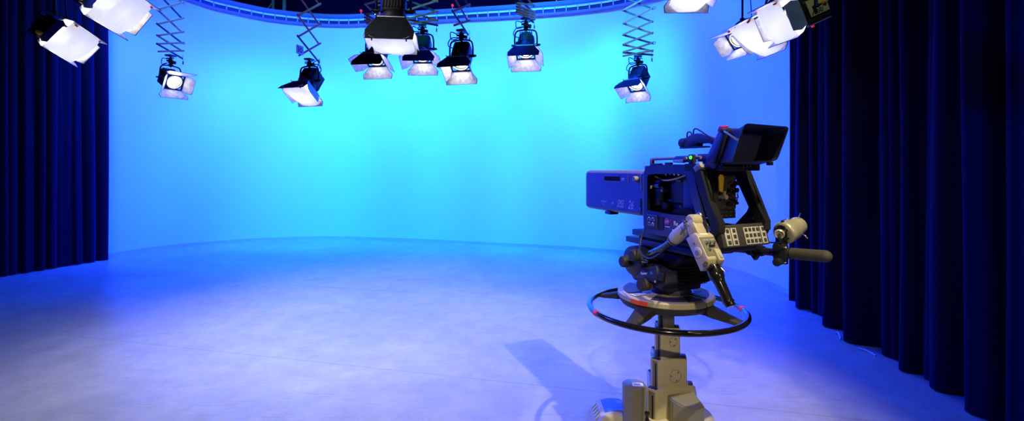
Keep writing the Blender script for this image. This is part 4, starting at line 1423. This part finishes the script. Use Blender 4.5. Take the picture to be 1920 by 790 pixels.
    if gel:
        top_t, bot_t = tips[0][0], tips[1][0]
        hw = tips[0][2]
        w_mul, cov0, cov1, bulge = gel
        rs = random.Random(int(pv.x * 100) + 5)
        o1, o2 = rs.random() * 10, rs.random() * 10

        def gf(uu, vv):
            s_ = (uu - 0.5) * 2
            v_ = cov0 + (cov1 - cov0) * vv
            base = top_t.lerp(bot_t, v_)
            wid = hw * w_mul * (1 - 0.10 * abs(2 * vv - 1) ** 2)
            back = bulge * (abs(s_) ** 3.0) + 0.35 * bulge * (abs(2 * vv - 1) ** 3)
            wr = 0.010 * noise.noise(V((s_ * 2.2 + o1, vv * 2.0, o2))) + 0.004 * noise.noise(V((s_ * 6 + o2, vv * 6, o1)))
            return base + r * s_ * wid - f * (back * sz) + f * (0.012 + wr) * sz
        part(B().grid(gf, 26, 18, 0.0012), 'diffusion_sheet', 'gel', angle=75, label='white glowing diffusion sheet')
        cl = B()
        for s_ in (-1, 1):
            cl.box(gf(0.5 + s_ * 0.42, 0.04), (0.012 * sz, 0.05 * sz, 0.016 * sz), rot=RM, bev=0.002)
        part(cl, 'peg', 'orange', label='wooden clip holding the sheet')
    # yoke: fork pivoting at the housing sides, hung from above
    hr = V((r.x, r.y, 0))
    hr = hr.normalized() if hr.length > 0.2 else V((1, 0, 0))
    up = V((0, 0, 1))
    yt = pv + up * 0.205 * sz
    aw = 0.150 * sz
    yk = spline([pv - hr * aw, pv - hr * aw + up * 0.10 * sz, pv - hr * (aw * 0.88) + up * 0.178 * sz, pv - hr * aw * 0.5 + yt * 0 + up * 0.202 * sz, yt, pv + hr * aw * 0.5 + up * 0.202 * sz,
                 pv + hr * (aw * 0.88) + up * 0.178 * sz, pv + hr * aw + up * 0.10 * sz, pv + hr * aw], 5)
    yoke = part(B().tube(yk, 0.0105 * sz, 10), 'yoke', 'lamp')
    for s_ in (-1, 1):
        part(B().cyl(pv + hr * s_ * 0.100 * sz, pv + hr * s_ * 0.175 * sz, 0.018 * sz, seg=14, bev=0.003).box(pv + hr * s_ * 0.185 * sz, (0.02 * sz, 0.05 * sz, 0.02 * sz), bev=0.004), 'tilt_knob', 'lamp', yoke)
    # spigot, clamp and motor block under the hanger
    top_z = hang if hang else yt.z + 0.28 * sz
    q_ = min(1.0, (top_z - yt.z) / (0.20 * sz))
    sb = B()
    sb.cyl(yt - up * 0.02 * sz, V((yt.x, yt.y, top_z)), 0.014 * sz, seg=12)
    mid = yt.z + (top_z - yt.z) * 0.5
    sb.box((yt.x, yt.y, mid), (0.055 * sz, 0.055 * sz, 0.10 * sz * q_), rot=Matrix.Rotation(0.4, 3, 'Z'), bev=0.008 * q_)
    sb.box((yt.x + 0.03 * sz, yt.y, mid - 0.02 * sz * q_), (0.09 * sz, 0.05 * sz, 0.07 * sz * q_), rot=Matrix.Rotation(0.3 * q_, 3, 'Y'), bev=0.01 * q_)
    sb.cyl((yt.x - 0.06 * sz, yt.y - 0.01, top_z - 0.035 * sz * q_), (yt.x + 0.06 * sz, yt.y - 0.01, top_z - 0.035 * sz * q_), 0.012 * sz * q_, seg=10)
    sb.cyl((yt.x - 0.03 * sz, yt.y, yt.z + 0.015 * sz), (yt.x + 0.03 * sz, yt.y, yt.z + 0.015 * sz), 0.018 * sz, seg=12)
    sb.box((yt.x - 0.035 * sz, yt.y, mid + 0.015 * sz * q_), (0.05 * sz, 0.03 * sz, 0.04 * sz * q_), bev=0.006 * q_)
    sp2 = part(sb, 'spigot_clamp', 'lamp')
    s_ = random.Random(int(pv.y * 1000)).choice((-1, 1)) if cside is None else cside
    part(B().tube(spline([V((yt.x, yt.y, top_z - 0.03)) + V((s_ * .05 * sz, 0, 0)), V((yt.x + s_ * 0.13 * sz, yt.y, mid + 0.05 * sz)), V((yt.x + s_ * 0.12 * sz, yt.y - .02, mid - 0.05 * sz)), V((yt.x + s_ * .03 * sz, yt.y - .02, mid - 0.03 * sz)),
                          V((yt.x + s_ * 0.13 * sz, yt.y, yt.z + 0.02 * sz)), V((yt.x + s_ * 0.15 * sz, yt.y, pv.z + 0.12 * sz)), pv + hr * s_ * 0.1 * sz - f * 0.1 * sz], 6), 0.0065 * sz, 8), 'power_cable', 'cable')
    return root, top_z


def pantograph(x, y, z0, label, yaw, cells, w=0.37, tagtext=None, grp='scissor hangers under the ceiling'):
    """scissor hanger from a ceiling bracket down to z0; cells: heights from the bottom up (the last one repeats to the ceiling)"""
    root = empty('scissor_hanger', (x, y, z0), yaw)
    tag(root, label, 'hanger', grp)
    zs = [0.0]
    i = 0
    top = CEIL - z0 - 0.08
    while zs[-1] < top - 0.03:
        h = cells[min(i, len(cells) - 1)]
        zs.append(min(zs[-1] + h, top))
        i += 1
    cache = {}
    g = 0.013
    for i, (za, zb) in enumerate(zip(zs, zs[1:])):
        h = zb - za
        for sgn, yo in ((1, -g), (-1, g)):
            key = (round(h, 3), sgn)
            nm = 'scissor_arm'
            if key in cache:
                o = bpy.data.objects.new(nm, cache[key])
                link(o, root)
            else:
                p, q = V((-sgn * w / 2, yo, 0)), V((sgn * w / 2, yo, h))
                d = (q - p).normalized()
                n_ = V((0, 1, 0))
                R_ = Matrix((d, n_, d.cross(n_))).transposed()
                b = B().box((p + q) / 2, ((q - p).length + 0.03, 0.012, 0.024), rot=R_, bev=0.002, seg=1)
                for q in (p, (p + q) / 2, q):
                    b.cyl(q - n_ * 0.011, q + n_ * 0.011, 0.009, seg=8)
                o = b.build(nm, 'arm' if sgn > 0 or i % 2 else 'armdark', root)  # some arms darker: shade on alternate bars put into the colour
                cache[key] = o.data
            o.location = (0, 0, za)
    B().box((0, 0, -0.012), (0.10, 0.09, 0.022), bev=0.004).build('lower_bracket', 'armdark', root)
    B().box((0, 0, top + 0.04), (0.40, 0.10, 0.08), bev=0.006).build('ceiling_bracket', 'armdark', root)
    for q in range(2, len(zs) - 1, 3):
        B().torus((w / 2 + 0.02, 0, zs[q]), (0, 1, 0), 0.018, 0.004, 14, 6).build('cable_hook', 'lampblue', root)
    # dangling pull cord with a toggle
    B().tube([V((w / 2 * 0.95, -g, 0.04)), V((w / 2 * 0.96, -g, -0.02)), V((w / 2 * 0.97, -g, -0.05))], 0.0025, 6).cyl((w / 2 * 0.97, -g, -0.05), (w / 2 * 0.97, -g, -0.09), 0.008, seg=8).build('pull_cord', 'cable', root)
    if tagtext:
        tg = B().box((-w / 2 - 0.02, -g - 0.025, 0.06), (0.12, 0.004, 0.11), bev=0.002).build('number_tag', 'tag', root, label='pale tag with a number')
        text(tagtext, 0.09, frame_mtx((-w / 2 - 0.07, -g - 0.0275, 0.03), (1, 0, 0), (0, 0, 1), (0, -1, 0)), 'dark_print', tg, name='tag_lettering', bold=0.001)
    return root


GL = 'spotlights hanging from scissor hangers'
GB = 'large spotlights at the frame edges'


def hung(px, py, d, aim, size, label, hlabel, hx, hy, yaw, cells, w=0.37, tagtext=None, **k):
    pv = at(px, py, d)
    hz = HC + (HY - hy) / F * d
    # the hanger sits straight above the lamp
    root, tz = spotlight(pv, aim, size, label, GL, hang=hz - 0.0255, **k)
    pantograph(pv.x, pv.y, hz, hlabel, yaw, cells, w, tagtext)


hung(320, 148, 6.3, (0.78, -0.42, -0.50), 0.85, 'small spotlight with open barn doors hanging nearest the left end of the backdrop', 'long extended scissor hanger nearest the left curtain', 318, 103, math.radians(80), [0.10, 0.11, 0.15, 0.19, 0.22, 0.24], cside=-1, leaf=(35, 40, 35, 35), leaflen=0.9)
hung(580, 152, 6.0, (-0.16, -0.58, -0.80), 0.92, 'spotlight with crumpled white sheet over its doors hanging below a number tag', 'long scissor hanger carrying the pale number tag', 580, 110, math.radians(72), [0.24, 0.26, 0.26, 0.28], gel=(1.45, 0.0, 0.98, 0.05), tagtext='30', cside=1, leaf=(20, 38, 25, 25))
hung(706, 98, 5.7, (-0.08, -0.50, -0.86), 0.92, 'spotlight with wide side doors tinted by blue reflection half hidden behind the glowing central lamp', 'mostly closed scissor hanger left of the large central lamp', 700, 52, math.radians(66), [0.035, 0.035, 0.04, 0.12, 0.18, 0.22], cside=1, leaf=(8, 28, 50, 62))
hung(792, 92, 6.0, (0.0, -0.50, -0.86), 0.95, 'spotlight with wide square doors hanging just right of the large central lamp', 'evenly spread scissor hanger just right of the large central lamp', 795, 46, math.radians(7), [0.06, 0.11, 0.14, 0.15, 0.16], cside=-1, leaf=(8, 28, 50, 50))
hung(865, 106, 5.4, (-0.12, -0.56, -0.82), 0.92, 'spotlight with white lit doors and a cable loop, left of the round lamp', 'steep thin scissor hanger with pale bars in the middle of the row', 868, 56, math.radians(68), [0.16, 0.19, 0.22, 0.24], cside=-1, leaf=(10, 28, 20, 14))
hung(986, 85, 5.9, (-0.08, -0.54, -0.84), 0.94, 'round backed spotlight hanging under the tightly closed scissor hanger', 'tightly closed scissor hanger right of the middle of the rail', 990, 34, math.radians(55), [0.03, 0.03, 0.035, 0.035, 0.08, 0.16, 0.2], housing='drum', cside=-1, leaf=(8, 28, 40, 30))
hung(1196, 148, 6.1, (-0.42, -0.44, -0.80), 0.88, 'small tilted spotlight hanging lowest, above the camera lens', 'widest scissor hanger with dark crossed bars above the camera', 1198, 104, math.radians(-13), [0.05, 0.10, 0.13, 0.15, 0.17], w=0.36, cside=-1, leaf=(14, 30, 42, 42), leaflen=0.95)


def big(px, py, d, aim, size, label, top=CEIL, **k):
    spotlight(at(px, py, d), aim, size, label, GB, hang=top, **k)


big(738, 22, 4.3, (0.03, -0.28, -0.96), 1.02, 'large central spotlight with black upper door above a broad glowing white sheet', gel=(1.45, 0.0, 1.0, 0.03), leaf=(12, 34, 28, 28), leaflen=1.15)
big(102, 60, 4.1, (0.86, -0.32, -0.44), 0.80, 'black spotlight before the left curtain with its glowing sheet pointing right', gel=(1.30, 0.03, 0.97, 0.06), leaf=(12, 14, 14, 14), green='plain', roll=-0.45, leaflen=1.5)
big(184, -8, 3.9, (0.84, -0.32, -0.48), 0.92, 'largest spotlight at the upper left, cut by the picture edge, with glowing sheet', gel=(1.30, 0.03, 0.97, 0.06), leaf=(12, 16, 16, 16), green='plain', roll=-0.35, leaflen=1.5)
big(1292, -52, 4.0, (0.0, -0.40, -0.90), 0.95, 'spotlight showing only its white sheet at the top edge beside the widest hanger', gel=(1.3, 0.05, 1.0, 0.06), leaf=(25, 28, 25, 25))
big(1392, 66, 4.7, (-0.76, -0.20, -0.60), 0.72, 'smaller spotlight with one bright strip at the far left of the right hand lamp cluster', leaf=(25, 25, 30, 30))
big(1455, 30, 3.8, (-0.70, -0.06, -0.72), 0.92, 'spotlight with a long slanted glowing sheet just left of the right curtain', gel=(1.5, 0.05, 1.0, 0.05), leaf=(22, 28, 20, 20))
big(1508, 21, 2.75, (-0.88, -0.14, -0.40), 0.60, 'spotlight with green side plate and yellow knob against the right curtain', gel=(1.3, 0.05, 1.0, 0.06), leaf=(16, 18, 18, 18), green='arri', leaflen=1.35)


# ================================================================== LIGHT
def spot(loc, target, power, col, size=60, blend=0.6, radius=0.15):
    ld = bpy.data.lights.new('stage_light', 'SPOT')
    ld.energy = power
    ld.color = col
    ld.spot_size = math.radians(size)
    ld.spot_blend = blend
    ld.shadow_soft_size = radius
    o = bpy.data.objects.new('stage_light', ld)
    o.location = loc
    o.rotation_euler = (V(target) - V(loc)).to_track_quat('-Z', 'Y').to_euler()
    return link(o)


def area(loc, target, power, col, sx, sy, spread=180):
    ld = bpy.data.lights.new('added_rail_fill', 'AREA')
    ld.shape = 'RECTANGLE'
    ld.size, ld.size_y = sx, sy
    ld.energy = power
    ld.color = col
    ld.spread = math.radians(spread)
    o = bpy.data.objects.new('added_rail_fill', ld)
    o.location = loc
    o.rotation_euler = (V(target) - V(loc)).to_track_quat('-Z', 'Y').to_euler()
    o.visible_camera = True
    return link(o)


BLUE = (0.004, 0.030, 1.0)
CYAN = (0.02, 0.62, 1.0)
WARM = (1.0, 0.84, 0.50)
# ceiling floods behind the row of lamps wash the backdrop
for x, d, tx, ty in ((-4.3, 6.6, -4.9, 8.6), (-2.4, 6.8, -2.5, 8.8), (-0.3, 6.5, -0.1, 8.1), (1.4, 5.9, 2.3, 7.0)):
    spot((x, d, 5.15), (tx, ty, 1.4), 3800, BLUE, 110, 1.0, 0.3)
for x, d, tx, ty in ((-4.0, 5.3, -4.4, 8.6), (-2.7, 5.3, -2.8, 8.7), (-1.4, 5.2, -1.5, 8.5), (-0.1, 5.0, 0.0, 8.1), (1.0, 4.7, 1.3, 7.6)):
    spot((x, d, 5.0), (tx, ty, 1.5), 700, CYAN, 52, 0.8, 0.3)
spot((-4.9, 5.2, 5.0), (-5.7, 7.9, 1.6), 300, (0.12, 0.45, 1.0), 60, 0.9, 0.3)
area((-1.2, 5.7, 4.9), (-1.5, 8.6, 3.7), 60, (0.02, 0.42, 1.0), 5.5, 0.2, 75)  # added strip without a fixture, brightens the rail and upper backdrop
spot((1.3, 4.6, 5.0), (1.85, 7.3, 2.8), 560, CYAN, 34, 1.0, 0.3)
# added warm spot behind the photographer, only to brighten the lamp before the right curtain
spot((0.9, -1.2, 4.4), (1.86, 2.75, 2.32), 220, WARM, 13, 0.6, 0.1)
# blue side flood from high on the left: it colours the camera's near side and the right curtain
spot((-4.8, 4.4, 5.1), (1.0, 2.5, 1.2), 4600, BLUE, 36, 0.9, 0.7)
# warm keys behind the photographer: they light the camera and throw its shadows on the floor
spot((-0.62, -3.8, 4.55), (0.85, 2.28, 0.0), 900, WARM, 12.6, 0.2, 0.05)
spot((1.33, 0.41, 3.99), (0.55, 2.55, 0.3), 480, (1.0, 0.88, 0.62), 44, 0.7, 0.03)
# white top light on the middle of the floor
spot((-2.2, 2.6, 5.1), (-1.3, 4.3, 0), 1200, (1.0, 0.97, 0.95), 58, 0.9, 0.8)
spot((-3.4, 0.8, 5.1), (-2.8, 2.4, 0), 280, (1.0, 0.98, 0.86), 66, 0.9, 0.8)
spot((2.3, -1.3, 2.3), (0.86, 1.80, 1.20), 110, WARM, 13, 0.6, 0.3)  # separate warm spot, added to brighten the camera's rear
# high front light that picks out the hangers and the upper corners of the backdrop
spot((-2.2, 0.6, 4.9), (-3.6, 7.2, 4.4), 80, (1.0, 0.9, 0.85), 50, 0.8, 0.5)
spot((0.6, 0.4, 4.9), (1.0, 6.2, 4.6), 80, (1.0, 0.9, 0.85), 60, 0.8, 0.5)

w = bpy.data.worlds.new('studio_dark')
w.use_nodes = True
w.node_tree.nodes['Background'].inputs[0].default_value = (0.002, 0.003, 0.02, 1)
w.node_tree.nodes['Background'].inputs[1].default_value = 1.0
scene.world = w

vs = scene.view_settings
scene.display_settings.display_device = 'sRGB'
vs.view_transform = 'Standard'
vs.look = 'None'
vs.exposure = 0.0
vs.gamma = 1.0
vs.use_curve_mapping = False
